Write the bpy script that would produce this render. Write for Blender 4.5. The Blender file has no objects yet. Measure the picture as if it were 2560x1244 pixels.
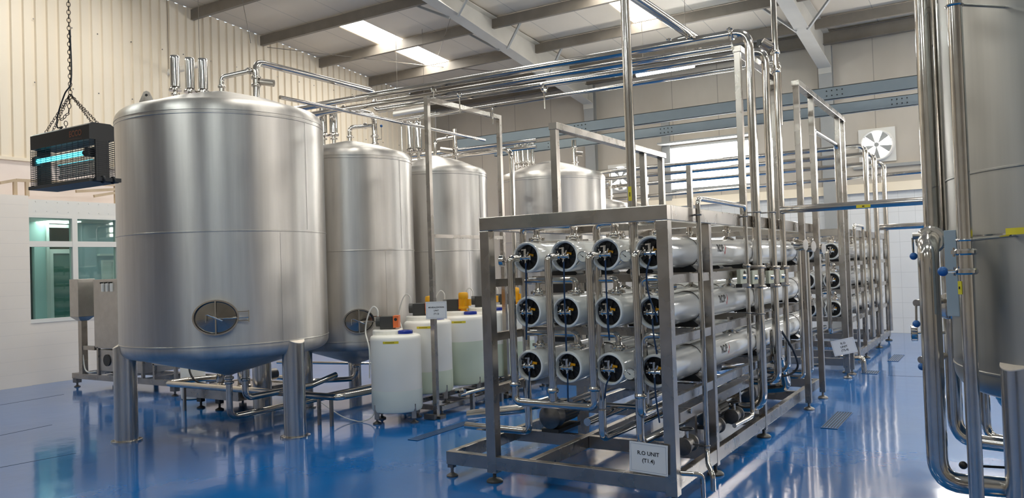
import bpy, bmesh, math, random
from mathutils import Vector, Matrix
random.seed(7)
R_ = math.radians
SC = bpy.context.scene
COL = SC.collection

# ---------------------------------------------------------------- camera
IMG_W, IMG_H, FPX = 2560, 1244, 1973.5
YAW, PITCH, ROLL, CAM_H = 0.5586, 0.02195, -0.0332, 1.6
_f = Vector((-math.sin(YAW)*math.cos(PITCH), math.cos(YAW)*math.cos(PITCH), math.sin(PITCH)))
_r0 = Vector((math.cos(YAW), math.sin(YAW), 0)); _u0 = _r0.cross(_f)
CR = _r0*math.cos(ROLL)+_u0*math.sin(ROLL)
CU = -_r0*math.sin(ROLL)+_u0*math.cos(ROLL)
CF = _f
CAMP = Vector((0, 0, CAM_H))
cd = bpy.data.cameras.new('camera'); cam = bpy.data.objects.new('camera', cd); COL.objects.link(cam)
cam.matrix_world = Matrix(((CR.x, CU.x, -CF.x, 0), (CR.y, CU.y, -CF.y, 0), (CR.z, CU.z, -CF.z, CAM_H), (0, 0, 0, 1)))
cd.sensor_fit = 'HORIZONTAL'; cd.sensor_width = 36; cd.lens = FPX/IMG_W*36; cd.clip_start = .05; cd.clip_end = 200
SC.camera = cam

def ray(x, y): return CR*((x-IMG_W/2)/FPX)-CU*((y-IMG_H/2)/FPX)+CF
def at(x, y, ax, v):
    """the point where the sight line through a pixel meets the plane ax = v of the hall"""
    i = 'xyz'.index(ax); d = ray(x, y); return CAMP+d*((v-CAMP[i])/d[i])

# ---------------------------------------------------------------- world, light, exposure
w = bpy.data.worlds.new('world'); SC.world = w; w.use_nodes = True
w.node_tree.nodes['Background'].inputs[0].default_value = (.75, .86, 1, 1)
w.node_tree.nodes['Background'].inputs[1].default_value = 1.0
SC.view_settings.view_transform = 'Standard'
try: SC.view_settings.look = 'None'
except Exception: pass
SC.view_settings.exposure = 0.55
SC.view_settings.gamma = 1.0
SC.view_settings.use_curve_mapping = False
SC.cycles.use_denoising = True
SC.cycles.max_bounces = 10; SC.cycles.diffuse_bounces = 5; SC.cycles.glossy_bounces = 5
SC.cycles.sample_clamp_indirect = 6
SKY_E, WIN_E, SIDE_E, LAMP_E = 14.0, 22.0, 9.0, 45.0    # skylight sheets, back-wall windows, unseen right-wall windows, lamp tubes

# ---------------------------------------------------------------- materials
def new_mat(name):
    m = bpy.data.materials.new(name); m.use_nodes = True
    nt = m.node_tree; b = nt.nodes['Principled BSDF']; return m, nt, b
def mat(name, col, rough=.5, metal=0, spec=.5, coat=0, emit=None, es=0, trans=0, alpha=1):
    m, nt, b = new_mat(name)
    b.inputs['Base Color'].default_value = (*col, 1); b.inputs['Roughness'].default_value = rough
    b.inputs['Metallic'].default_value = metal; b.inputs['Specular IOR Level'].default_value = spec
    b.inputs['Coat Weight'].default_value = coat; b.inputs['Coat Roughness'].default_value = .08
    b.inputs['Transmission Weight'].default_value = trans
    if emit: b.inputs['Emission Color'].default_value = (*emit, 1); b.inputs['Emission Strength'].default_value = es
    return m
def node(nt, t, **k):
    n = nt.nodes.new(t)
    for a, v in k.items(): setattr(n, a, v)
    return n
def texco(nt, scale=(1, 1, 1), src='Object'):
    tc = node(nt, 'ShaderNodeTexCoord'); mp = node(nt, 'ShaderNodeMapping'); mp.inputs['Scale'].default_value = scale
    nt.links.new(tc.outputs[src], mp.inputs[0]); return mp
def ramp(nt, fac, stops):
    r = node(nt, 'ShaderNodeValToRGB'); e = r.color_ramp.elements
    while len(e) < len(stops): e.new(.5)
    for i, (p, c) in enumerate(stops): e[i].position = p; e[i].color = (*c, 1) if len(c) == 3 else c
    nt.links.new(fac, r.inputs[0]); return r
def noise(nt, mp, scale, detail=4, rough=.55):
    n = node(nt, 'ShaderNodeTexNoise'); n.inputs['Scale'].default_value = scale; n.inputs['Detail'].default_value = detail
    n.inputs['Roughness'].default_value = rough; nt.links.new(mp.outputs[0], n.inputs['Vector']); return n
def steel(name, col, r0, r1, stretch=(6, 6, .35), bump=.0, dirt=.12, aniso=0, det=6):
    m, nt, b = new_mat(name); b.inputs['Metallic'].default_value = 1
    mp = texco(nt, stretch); n = noise(nt, mp, 3.0, det)
    d = tuple(c*(1-dirt) for c in col); u = tuple(min(1, c*(1+dirt)) for c in col)
    rc = ramp(nt, n.outputs['Fac'], [(.3, d), (.7, u)]); nt.links.new(rc.outputs[0], b.inputs['Base Color'])
    mr = node(nt, 'ShaderNodeMapRange'); mr.inputs[3].default_value = r0; mr.inputs[4].default_value = r1
    nt.links.new(n.outputs['Fac'], mr.inputs[0]); nt.links.new(mr.outputs[0], b.inputs['Roughness'])
    if aniso:
        tg = node(nt, 'ShaderNodeTangent', direction_type='RADIAL', axis='Z'); nt.links.new(tg.outputs[0], b.inputs['Tangent'])
        b.inputs['Anisotropic'].default_value = aniso; b.inputs['Anisotropic Rotation'].default_value = .25
    if bump:
        n2 = noise(nt, texco(nt, stretch), 14, 3); bp = node(nt, 'ShaderNodeBump'); bp.inputs['Strength'].default_value = bump
        bp.inputs['Distance'].default_value = .01
        nt.links.new(n2.outputs['Fac'], bp.inputs['Height']); nt.links.new(bp.outputs[0], b.inputs['Normal'])
    return m
def soiled(name, c0, c1, scale, rough=.6, stretch=(1, 1, 1), spec=.4, lines=None, linecol=None, coat=0):
    """painted sheet with faint blotches; lines = list of (axis, pitch, width) seams in the sheet itself"""
    m, nt, b = new_mat(name); n = noise(nt, texco(nt, stretch), scale, 6)
    rc = ramp(nt, n.outputs['Fac'], [(.35, c0), (.65, c1)]); out = rc.outputs[0]
    if lines:
        tc = node(nt, 'ShaderNodeTexCoord'); sp = node(nt, 'ShaderNodeSeparateXYZ'); nt.links.new(tc.outputs['Object'], sp.inputs[0])
        tot = None
        for ax, pitch, wd in lines:
            a = node(nt, 'ShaderNodeMath', operation='DIVIDE'); nt.links.new(sp.outputs['XYZ'.index(ax)], a.inputs[0]); a.inputs[1].default_value = pitch
            fr = node(nt, 'ShaderNodeMath', operation='FRACT'); nt.links.new(a.outputs[0], fr.inputs[0])
            lt = node(nt, 'ShaderNodeMath', operation='LESS_THAN'); nt.links.new(fr.outputs[0], lt.inputs[0]); lt.inputs[1].default_value = wd/pitch
            if tot is None: tot = lt
            else:
                mx = node(nt, 'ShaderNodeMath', operation='MAXIMUM'); nt.links.new(tot.outputs[0], mx.inputs[0]); nt.links.new(lt.outputs[0], mx.inputs[1]); tot = mx
        mi = node(nt, 'ShaderNodeMix', data_type='RGBA'); nt.links.new(tot.outputs[0], mi.inputs[0]); nt.links.new(out, mi.inputs[6]); mi.inputs[7].default_value = (*linecol, 1)
        out = mi.outputs[2]
    nt.links.new(out, b.inputs['Base Color']); b.inputs['Roughness'].default_value = rough; b.inputs['Specular IOR Level'].default_value = spec
    b.inputs['Coat Weight'].default_value = coat
    return m
def emitter(name, col, s):
    m = bpy.data.materials.new(name); m.use_nodes = True; nt = m.node_tree; nt.nodes.clear()
    e = node(nt, 'ShaderNodeEmission'); e.inputs[0].default_value = (*col, 1); e.inputs[1].default_value = s
    o = node(nt, 'ShaderNodeOutputMaterial'); nt.links.new(e.outputs[0], o.inputs[0]); return m

M = {}
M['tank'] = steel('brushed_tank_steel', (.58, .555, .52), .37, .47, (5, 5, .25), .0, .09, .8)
M['steel'] = steel('stainless_pipe', (.60, .57, .53), .08, .17, (3, 3, 3), 0, .08)
M['frame'] = steel('satin_frame_steel', (.42, .385, .345), .22, .34, (2, 2, 2), 0, .12, det=2)
M['chrome'] = steel('polished_steel', (.72, .71, .69), .06, .12, (3, 3, 3), 0, .05)
M['dark_steel'] = steel('dark_cast_steel', (.22, .21, .20), .35, .5, (6, 6, 6), 0, .2)
M['tank_dark'] = steel('dark_tank_steel', (.40, .40, .375), .36, .46, (5, 5, .25), .0, .06, .7)  # tank steel with a darker base colour, for the right tank
M['chain'] = steel('dark_iron_chain', (.07, .055, .045), .4, .55)
M['grate'] = mat('blue_grey_grate', (.07, .16, .34), .3, .2)  # blue put into the colour for the floor mirrored in the steel bars
M['leg'] = steel('leg_tube_steel', (.58, .56, .53), .16, .24, (4, 4, .3), 0, .08)
M['door'] = steel('dark_polished_door', (.34, .32, .29), .10, .18, (3, 3, 3), 0, .1)
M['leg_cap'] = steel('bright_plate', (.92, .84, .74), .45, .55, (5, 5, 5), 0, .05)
M['zinc'] = soiled('galvanised_grey', (.30, .36, .39), (.36, .42, .45), 3, .45)
M['beam'] = soiled('blue_grey_girder', (.225, .275, .30), (.26, .31, .335), 2, .45)
M['black'] = mat('black_plastic', (.012, .012, .013), .35)
M['rubber'] = mat('black_rubber', (.02, .02, .022), .6)
M['white_gloss'] = mat('white_fibreglass', (.83, .84, .81), .12, coat=.6)
M['plastic'] = mat('milky_plastic', (.90, .88, .81), .38)
M['plastic_wet'] = mat('milky_plastic_with_liquid', (.72, .77, .71), .38)
M['plastic_green'] = mat('milky_plastic_with_green_liquid', (.62, .69, .55), .38)
M['blue_lid'] = mat('blue_lid', (.012, .035, .30), .3)
M['yellow'] = mat('yellow_label', (.75, .62, .03), .5)
M['motor'] = soiled('yellow_orange_paint', (.78, .36, .01), (.84, .42, .015), 9, .35)
M['orange'] = mat('orange_panel', (.75, .16, .04), .45)
M['pump_grey'] = mat('dark_grey_housing', (.045, .045, .042), .45)
M['hose_white'] = mat('white_hose', (.78, .76, .70), .35)
M['hose_blue'] = mat('blue_hose', (.005, .035, .10), .3)
M['knob_blue'] = mat('blue_knob', (.02, .12, .36), .4)
M['paper'] = mat('paper_sign', (.80, .80, .80), .5)
M['ink'] = mat('black_ink', (.015, .015, .015), .6)
M['red'] = mat('red_ink', (.6, .01, .015), .5)
M['cream'] = mat('cream_plate', (.42, .44, .34), .45)
M['dial'] = mat('gauge_dial', (.72, .70, .62), .35)
M['ivory'] = soiled('ivory_sheet', (.78, .69, .55), (.83, .74, .60), 1.2, .5, (1, 1, .3))
M['panel'] = soiled('ivory_wall_panel', (.52, .465, .39), (.60, .54, .46), .8, .55, (1, 1, .5), lines=[('X', 1.08, .018)], linecol=(.36, .32, .27))
M['roof'] = soiled('roof_panel', (.66, .59, .49), (.71, .64, .54), .6, .5, lines=[('X', 1.0, .014)], linecol=(.42, .39, .34))
M['tile'] = soiled('white_wall_tile', (.78, .78, .77), (.83, .83, .82), 1.0, .18, lines=[('X', .30, .006), ('Z', .305, .006)], linecol=(.60, .60, .59))
M['ltile'] = soiled('white_room_cladding', (.83, .755, .675), (.87, .795, .715), .8, .3, lines=[('Z', .2, .004)], linecol=(.72, .66, .60))
M['pink'] = soiled('pinkish_sheet', (.80, .70, .655), (.84, .75, .70), 1.5, .5)
M['whiteframe'] = mat('white_window_frame', (.80, .775, .72), .4)
M['rafter'] = soiled('pale_grey_steelwork', (.50, .48, .435), (.57, .55, .50), 1.5, .45)
M['purlin'] = soiled('brown_grey_purlin', (.19, .165, .135), (.24, .21, .175), 2, .5)
M['column'] = soiled('grey_column', (.34, .345, .335), (.40, .40, .385), 1.5, .45)
M['wood'] = soiled('beige_timber', (.50, .38, .25), (.58, .45, .31), 4, .5)
M['pale_green'] = mat('pale_green_wall', (.62, .76, .72), .5)
M['door_green'] = mat('green_tinted_panel', (.07, .19, .15), .12)
M['pale_blue'] = mat('pale_blue_wall', (.50, .60, .64), .4)
M['cabinet'] = steel('cabinet_steel', (.52, .49, .45), .32, .45, (3, 3, 3), 0, .08)
M['sky'] = emitter('skylight_sheet', (1, .97, .90), SKY_E)
M['win'] = emitter('daylit_window', (1, .98, .94), WIN_E)
M['side'] = emitter('daylit_side_window', (1, .97, .92), SIDE_E)
M['lamp'] = emitter('lamp_tube', (.93, 1, .98), LAMP_E)
M['uv'] = emitter('blue_tube', (.08, .75, .95), 3.0)
M['ledpanel'] = emitter('ceiling_light_panel', (.85, 1, .97), 5)
def glass(name, tint, a=.12):
    m = bpy.data.materials.new(name); m.use_nodes = True; nt = m.node_tree; nt.nodes.clear()
    t = node(nt, 'ShaderNodeBsdfTransparent'); t.inputs[0].default_value = (*tint, 1)
    g = node(nt, 'ShaderNodeBsdfGlossy'); g.inputs['Roughness'].default_value = .02
    fr = node(nt, 'ShaderNodeFresnel'); fr.inputs[0].default_value = 1.5
    mx = node(nt, 'ShaderNodeMixShader'); nt.links.new(fr.outputs[0], mx.inputs[0]); nt.links.new(t.outputs[0], mx.inputs[1]); nt.links.new(g.outputs[0], mx.inputs[2])
    o = node(nt, 'ShaderNodeOutputMaterial'); nt.links.new(mx.outputs[0], o.inputs[0]); return m
M['glass'] = glass('window_glass', (.80, .93, .89))
def floor_mat():
    m, nt, b = new_mat('blue_epoxy_floor')
    mp = texco(nt, (1, 1, 1)); n1 = noise(nt, mp, .55, 6, .6); n2 = noise(nt, mp, 3.5, 8, .65); n3 = noise(nt, texco(nt, (1.2, .8, 1)), 9, 6, .7)
    rc = ramp(nt, n1.outputs['Fac'], [(.3, (.004, .10, .34)), (.55, (.005, .135, .43)), (.75, (.012, .17, .48))])
    rs = ramp(nt, n2.outputs['Fac'], [(.60, (0, 0, 0)), (.78, (1, 1, 1))])
    rs3 = ramp(nt, n3.outputs['Fac'], [(.60, (0, 0, 0)), (.72, (1, 1, 1))])
    mu = node(nt, 'ShaderNodeMath', operation='MULTIPLY'); nt.links.new(rs.outputs[0], mu.inputs[0]); nt.links.new(rs3.outputs[0], mu.inputs[1])
    m8 = node(nt, 'ShaderNodeMath', operation='MULTIPLY'); nt.links.new(mu.outputs[0], m8.inputs[0]); m8.inputs[1].default_value = .5
    mi = node(nt, 'ShaderNodeMix', data_type='RGBA'); nt.links.new(m8.outputs[0], mi.inputs[0]); nt.links.new(rc.outputs[0], mi.inputs[6]); mi.inputs[7].default_value = (.30, .45, .60, 1)
    nt.links.new(mi.outputs[2], b.inputs['Base Color'])
    mr = node(nt, 'ShaderNodeMapRange'); mr.inputs[3].default_value = .05; mr.inputs[4].default_value = .17
    nt.links.new(n2.outputs['Fac'], mr.inputs[0]); nt.links.new(mr.outputs[0], b.inputs['Roughness'])
    b.inputs['Specular IOR Level'].default_value = .5; b.inputs['Coat Weight'].default_value = .3; b.inputs['Coat Roughness'].default_value = .06
    n4 = noise(nt, mp, 2.2, 3, .5); bp = node(nt, 'ShaderNodeBump'); bp.inputs['Strength'].default_value = .12; bp.inputs['Distance'].default_value = .02
    nt.links.new(n4.outputs['Fac'], bp.inputs['Height']); nt.links.new(bp.outputs[0], b.inputs['Normal']); nt.links.new(bp.outputs[0], b.inputs['Coat Normal'])
    return m
M['floor'] = floor_mat()

# ---------------------------------------------------------------- mesh builder
OFF = {}
class MB:
    """collects shapes and links them as ONE mesh object"""
    def __init__(s): s.v, s.f, s.sm, s.mi = [], [], [], []; s.cur = 0
    def add(s, vs, fs, smooth=False):
        b = len(s.v); s.v += [Vector(p) for p in vs]; s.f += [tuple(i+b for i in f) for f in fs]
        s.sm += [smooth]*len(fs); s.mi += [s.cur]*len(fs); return s
    def box(s, x0, x1, y0, y1, z0, z1):
        return s.add([(x0, y0, z0), (x1, y0, z0), (x1, y1, z0), (x0, y1, z0), (x0, y0, z1), (x1, y0, z1), (x1, y1, z1), (x0, y1, z1)],
                     [(0, 3, 2, 1), (4, 5, 6, 7), (0, 1, 5, 4), (1, 2, 6, 5), (2, 3, 7, 6), (3, 0, 4, 7)])
    def cbox(s, c, sx, sy, sz): return s.box(c[0]-sx/2, c[0]+sx/2, c[1]-sy/2, c[1]+sy/2, c[2]-sz/2, c[2]+sz/2)
    def frame3(s, p, q, up=None):
        d = (Vector(q)-Vector(p)).normalized()
        up = Vector(up) if up is not None else (Vector((0, 0, 1)) if abs(d.z) < .95 else Vector((0, 1, 0)))
        a = d.cross(up).normalized(); return d, a, a.cross(d).normalized()
    def bar(s, p, q, w, h, up=None):
        p, q = Vector(p), Vector(q); d, a, b = s.frame3(p, q, up); a, b = a*w/2, b*h/2
        return s.add([p-a-b, p+a-b, p+a+b, p-a+b, q-a-b, q+a-b, q+a+b, q-a+b],
                     [(3, 2, 1, 0), (4, 5, 6, 7), (0, 1, 5, 4), (1, 2, 6, 5), (2, 3, 7, 6), (3, 0, 4, 7)])
    def rings(s, rings, n, cap=True, smooth=True, closed=False):
        b = len(s.v); fs = []
        for r in rings: s.v += r
        m = len(rings)
        for i in range(m if closed else m-1):
            k = (i+1) % m
            for j in range(n): fs.append((b+i*n+j, b+i*n+(j+1) % n, b+k*n+(j+1) % n, b+k*n+j))
        s.f += fs; s.sm += [smooth]*len(fs); s.mi += [s.cur]*len(fs)
        if cap and not closed:
            s.f.append(tuple(b+j for j in reversed(range(n)))); s.f.append(tuple(b+(m-1)*n+j for j in range(n))); s.sm += [False, False]; s.mi += [s.cur]*2
        return s
    def cyl(s, p, q, r, n=16, r2=None, cap=True):
        p, q = Vector(p), Vector(q); d, a, b = s.frame3(p, q); r2 = r if r2 is None else r2
        an = [2*math.pi*j/n for j in range(n)]
        return s.rings([[p+(a*math.cos(t)+b*math.sin(t))*r for t in an], [q+(a*math.cos(t)+b*math.sin(t))*r2 for t in an]], n, cap)
    def lathe(s, prof, o=(0, 0, 0), ax=(0, 0, 1), n=32, cap=True):
        """profile of (radius, height) turned about ax through o"""
        o = Vector(o); ax = Vector(ax).normalized(); d, a, b = s.frame3(o, o+ax)
        rs = []
        for r, h in prof: rs.append([o+ax*h+(a*math.cos(2*math.pi*j/n)+b*math.sin(2*math.pi*j/n))*max(r, 1e-4) for j in range(n)])
        return s.rings(rs, n, cap)
    def tube(s, pts, r, bend=None, n=14, cap=True, seg=6):
        """round pipe along pts, with every corner bent to radius bend"""
        pts = [Vector(p) for p in pts]; bend = r*2.2 if bend is None else bend
        path = [pts[0]]
        for i in range(1, len(pts)-1):
            a, b, c = pts[i-1], pts[i], pts[i+1]; u, v = (a-b), (c-b); lu, lv = u.length, v.length
            if lu < 1e-6 or lv < 1e-6: continue
            u /= lu; v /= lv; ang = u.angle(v, math.pi)
            if ang > math.pi-.02: path.append(b); continue
            t = min(bend/math.tan(ang/2), lu*.48, lv*.48)
            p0, p1 = b+u*t, b+v*t
            if lu > t+r*1.2: path.append(p0+u*r*.5)
            end = (p1+v*r*.5) if lv > t+r*1.2 else None
            for k in range(seg+1):
                x = k/seg; path.append(p0*(1-x)**2+b*2*x*(1-x)+p1*x*x)
            if end is not None: path.append(end)
        path.append(pts[-1])
        rs = []; d0 = (path[1]-path[0]).normalized(); up = Vector((0, 0, 1)) if abs(d0.z) < .9 else Vector((1, 0, 0)); a = d0.cross(up).normalized()
        for i, p in enumerate(path):
            d = (path[min(i+1, len(path)-1)]-path[max(i-1, 0)]).normalized()
            a = (a-d*a.dot(d)).normalized(); b = d.cross(a)
            rs.append([p+(a*math.cos(2*math.pi*j/n)+b*math.sin(2*math.pi*j/n))*r for j in range(n)])
        return s.rings(rs, n, cap)
    def curve(s, pts, r, n=8, sub=8):
        """soft hose through pts (Catmull-Rom)"""
        P = [Vector(p) for p in pts]; P = [P[0]*2-P[1]]+P+[P[-1]*2-P[-2]]; out = []
        for i in range(1, len(P)-2):
            for k in range(sub):
                t = k/sub; a, b, c, d = P[i-1], P[i], P[i+1], P[i+2]
                out.append(.5*((2*b)+(c-a)*t+(2*a-5*b+4*c-d)*t*t+(-a+3*b-3*c+d)*t**3))
        out.append(P[-2]); return s.tube(out, r, 1e-4, n, True, 1)
    def torus(s, c, ax, R, r, n=24, m=8, sx=1.0, sy=1.0, up=None):
        c = Vector(c); ax = Vector(ax).normalized(); d, a, b = s.frame3(c, c+ax, up); rs = []
        for i in range(n):
            t = 2*math.pi*i/n; e = a*math.cos(t)*sx+b*math.sin(t)*sy; en = e.normalized()
            rs.append([c+e*R+(en*math.cos(2*math.pi*j/m)+d*math.sin(2*math.pi*j/m))*r for j in range(m)])
        return s.rings(rs, m, False, True, True)
    def ball(s, c, r, n=14): return s.lathe([(r*math.sin(math.pi*i/10), -r*math.cos(math.pi*i/10)) for i in range(11)], c, (0, 0, 1), n, False)
    def prism(s, poly, off, d):
        """closed outline poly (3-D points, in order) pushed along d"""
        n = len(poly); d = Vector(d); o = Vector(off); A = [o+Vector(p) for p in poly]; B = [p+d for p in A]
        return s.add(A+B, [tuple(reversed(range(n))), tuple(range(n, 2*n))]+[(i, (i+1) % n, n+(i+1) % n, n+i) for i in range(n)])
    def plate(s, poly, t, d=(0, 0, 1)): return s.prism(poly, (0, 0, 0), Vector(d).normalized()*t)
    def build(s, name, m, parent=None, bevel=0, fix=True):
        off = OFF.get(parent.name, Vector()) if parent else Vector()
        me = bpy.data.meshes.new(name); me.from_pydata([p-off for p in s.v], [], s.f)
        ms = m if isinstance(m, (list, tuple)) else [m]
        for x in ms: me.materials.append(x)
        me.polygons.foreach_set('use_smooth', s.sm); me.polygons.foreach_set('material_index', s.mi)
        me.update()
        if fix:
            bm = bmesh.new(); bm.from_mesh(me); bmesh.ops.recalc_face_normals(bm, faces=bm.faces); bm.to_mesh(me); bm.free()
        if any(s.sm): me.set_sharp_from_angle(angle=R_(38))
        o = bpy.data.objects.new(name, me); COL.objects.link(o)
        if parent: o.parent = parent; OFF[o.name] = off
        if bevel:
            b = o.modifiers.new('bevel', 'BEVEL'); b.width = bevel; b.segments = 2; b.limit_method = 'ANGLE'
        return o
def tag(o, label, cat, group=None):
    o['label'] = label; o['category'] = cat
    if group: o['group'] = group
    return o
def thing(name, label, cat, loc=(0, 0, 0), group=None):
    o = bpy.data.objects.new(name, None); COL.objects.link(o); o.location = loc; o.empty_display_size = .1
    OFF[o.name] = Vector(loc); return tag(o, label, cat, group)
def struct(o): o['kind'] = 'structure'; return o
def copy_thing(src, loc, label, group=None, rz=None, skip=()):
    c = src.copy(); COL.objects.link(c); c.location = loc; c['label'] = label
    if rz is not None: c.rotation_euler = (0, 0, rz)
    if group: c['group'] = group
    def rec(a, b):
        for ch in list(a.children):
            if ch.name.split('.')[0] in skip: continue
            k = ch.copy(); COL.objects.link(k); k.parent = b; rec(ch, k)
    rec(src, c); return c
def text_mesh(body, size, align='CENTER', shear=0, bold=0):
    """outline of the writing as points and faces in the x-y plane"""
    cu = bpy.data.curves.new('writing', 'FONT'); cu.body = body; cu.size = size; cu.align_x = align; cu.align_y = 'CENTER'; cu.shear = shear; cu.offset = bold
    cu.resolution_u = 3
    o = bpy.data.objects.new('writing', cu); COL.objects.link(o); dg = bpy.context.evaluated_depsgraph_get(); me = bpy.data.meshes.new_from_object(o.evaluated_get(dg))
    vs = [v.co.copy() for v in me.vertices]; fs = [tuple(p.vertices) for p in me.polygons]
    bpy.data.objects.remove(o); bpy.data.curves.remove(cu); bpy.data.meshes.remove(me); return vs, fs
# ================================================================ the hall
YB, XL, XR, YF = 17.63, -13.4, 8.5, -7.0
def roof_z(y): return 6.25+.08*(YB-y)
b = MB(); b.box(-17, XR, YF, YB, -.1, 0); struct(b.build('floor', M['floor']))
# floor joints: a few cut lines in the coating
for i, (p, q) in enumerate((((0, 1168), (190, 1132)), ((0, 1012), (160, 985)), ((0, 1088), (130, 1061)), ((2220, 938), (2390, 945)))):
    a, c = at(*p, 'z', .0), at(*q, 'z', .0); b = MB(); b.bar(a+Vector((0, 0, .0005)), c+Vector((0, 0, .0005)), .006, .002); struct(b.build('trim_%d' % (i+1), M['ink']))
# back wall with two window openings
W1, W2 = (-6.72, -4.72, 3.27, 4.22), (-1.30, .1, 3.2, 4.15)
def wall_y(name, y0, y1, x0, x1, z0, z1, holes, m):
    b = MB(); xs = sorted({x0, x1, *[h[0] for h in holes], *[h[1] for h in holes]})
    for a, c in zip(xs, xs[1:]):
        hs = [h for h in holes if h[0] < (a+c)/2 < h[1]]; z = z0
        for h in sorted(hs, key=lambda h: h[2]):
            b.box(a, c, y0, y1, z, h[2]); z = h[3]
        b.box(a, c, y0, y1, z, z1)
    return struct(b.build(name, m))
W3 = (2.2, 3.6, 3.2, 4.15)  # out-of-view window added to bring more light into the hall
wall_y('wall_back', YB, YB+.15, XL, XR, 0, roof_z(YB)+.05, [W1, W2, W3], M['panel'])
for i, h in enumerate((W1, W2, W3)):
    win = struct(MB().box(h[0], h[1], YB+.10, YB+.12, h[2], h[3]).build('window_%d' % (i+1), M['win']))
    f = MB(); t = .05
    f.box(h[0]-t, h[1]+t, YB-.03, YB+.05, h[2]-t, h[2]).box(h[0]-t, h[1]+t, YB-.03, YB+.05, h[3], h[3]+t).box(h[0]-t, h[0], YB-.03, YB+.05, h[2], h[3]).box(h[1], h[1]+t, YB-.03, YB+.05, h[2], h[3])
    f.build('window_frame', M['column'], win)
b = MB(); b.box(-9.8, XR, YB-.04, YB-.001, 0, 2.86); struct(b.build('wall_back_tiles', M['tile']))
b = MB(); b.prism([(-9.8, YB-.12, 2.86), (-9.8, YB-.001, 2.86), (-9.8, YB-.001, 3.05), (-9.8, YB-.03, 3.05)], (0, 0, 0), (XR+9.8, 0, 0)); struct(b.build('trim_5', M['ivory']))
b = MB(); b.box(-2.6, XR, YB-.06, YB-.001, 3.36, 3.42); struct(b.build('trim_6', M['column']))
# box-out above the large window
b = MB(); b.box(-6.75, -4.6, YB-.35, YB-.001, 4.3, 4.34).box(-6.75, -6.55, YB-.05, YB-.001, 3.0, 4.9).box(-4.66, -4.55, YB-.05, YB-.001, 2.95, 4.8); struct(b.build('trim_7', M['column']))
# other walls of the hall
def side_wall(name, x0, x1, y0, y1, m):
    b = MB(); b.add([(x, y, z) for x in (x0, x1) for y in (y0, y1) for z in (0, roof_z(y)+.05)], [(0, 1, 3, 2), (4, 6, 7, 5), (0, 4, 5, 1), (2, 3, 7, 6), (0, 2, 6, 4), (1, 5, 7, 3)]); return struct(b.build(name, m))
side_wall('wall_right', XR, XR+.15, YF, YB, M['ivory'])
b = MB(); b.box(XL, XR, YF-.15, YF, 0, roof_z(YF)+.05); struct(b.build('wall_front', M['panel']))
for i, y0 in enumerate((4.6, 9.0, 13.4)):
    win = struct(MB().box(XR-.03, XR-.01, y0, y0+2.6, 3.2, 4.5).build('window_%d' % (i+5), M['side']))
# corrugated sheet of the left wall, above the room
ZC = 3.61; b = MB(); pitch, dp = .19, .035; n = int((YB-YF)/pitch)+1; vs = []; fs = []
prof = [(0, 0), (.62, 0), (.70, -1), (.92, -1)]
ys = []
for k in range(n):
    for u, d in prof: ys.append((YF+(k+u)*pitch, XL+d*dp))
ys = [(min(y, YB), x) for y, x in ys]
for y, x in ys: vs += [(x, y, ZC), (x, y, roof_z(y))]
for i in range(len(ys)-1): fs.append((2*i, 2*i+2, 2*i+3, 2*i+1))
b.add(vs, fs); wl = struct(b.build('wall_left', M['ivory'], fix=False))
b = MB()
for zz in (at(100, 208, 'x', XL).z, at(100, 208, 'x', XL).z+1.05):
    for k in range(22): b.cyl((XL-.002, 6.2+k*.57+.06*(k % 3), zz), (XL+.006, 6.2+k*.57+.06*(k % 3), zz), .012, 8)
b.build('screw_heads', M['dark_steel'], wl)
b = MB(); b.box(XL-.2, XL-.06, YF, YB, 2.95, roof_z(YB)).box(XL-.2, XL-.06, 12.2, YB, 0, 2.95); struct(b.build('wall_left_backing', M['ivory']))
b = MB(); b.box(XL-.05, XL+.03, YF, YB, ZC-.05, ZC); struct(b.build('trim_8', M['ivory']))
b = MB(); b.box(XL-.06, XL-.01, YF, YB, 2.9, ZC-.05).box(XL-.06, XL-.01, 8.6, YB, 0, 2.9); struct(b.build('wall_left_lower', M['pink']))
# roof
SKY = [(-11.58, -10.90, 11.7, 14.98), (-6.25, -5.68, 11.7, 14.98), (-8.2, -7.4, 9.6, 11.30), (-.95, -.3, 11.7, 14.98), (4.4, 5.0, 11.7, 14.98)]
SKY += [(x, x+.65, y, y+3.2) for x in (-11.6, -6.25, -.95, 4.4) for y in (5.2,)]
xs = sorted({XL, XR, *[s[0] for s in SKY], *[s[1] for s in SKY]}); ysr = sorted({YF, YB, *[s[2] for s in SKY], *[s[3] for s in SKY]})
b = MB()
for x0, x1 in zip(xs, xs[1:]):
    for y0, y1 in zip(ysr, ysr[1:]):
        if any(s[0] < (x0+x1)/2 < s[1] and s[2] < (y0+y1)/2 < s[3] for s in SKY): continue
        b.add([(x0, y0, roof_z(y0)), (x1, y0, roof_z(y0)), (x1, y1, roof_z(y1)), (x0, y1, roof_z(y1))], [(0, 3, 2, 1)])
struct(b.build('ceiling', M['roof'], fix=False))
b = MB(); b.add([(x, y, roof_z(y)+.3) for x in (XL-.3, XR+.3) for y in (YF-.3, YB+.3)], [(0, 1, 3, 2)]); struct(b.build('ceiling_outer_sheet', M['roof']))
for i, s in enumerate(SKY):
    b = MB(); b.add([(x, y, roof_z(y)+.02) for x in s[:2] for y in s[2:]], [(0, 1, 3, 2)]); struct(b.build('window_%d' % (20+i), M['sky'], fix=False))
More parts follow.
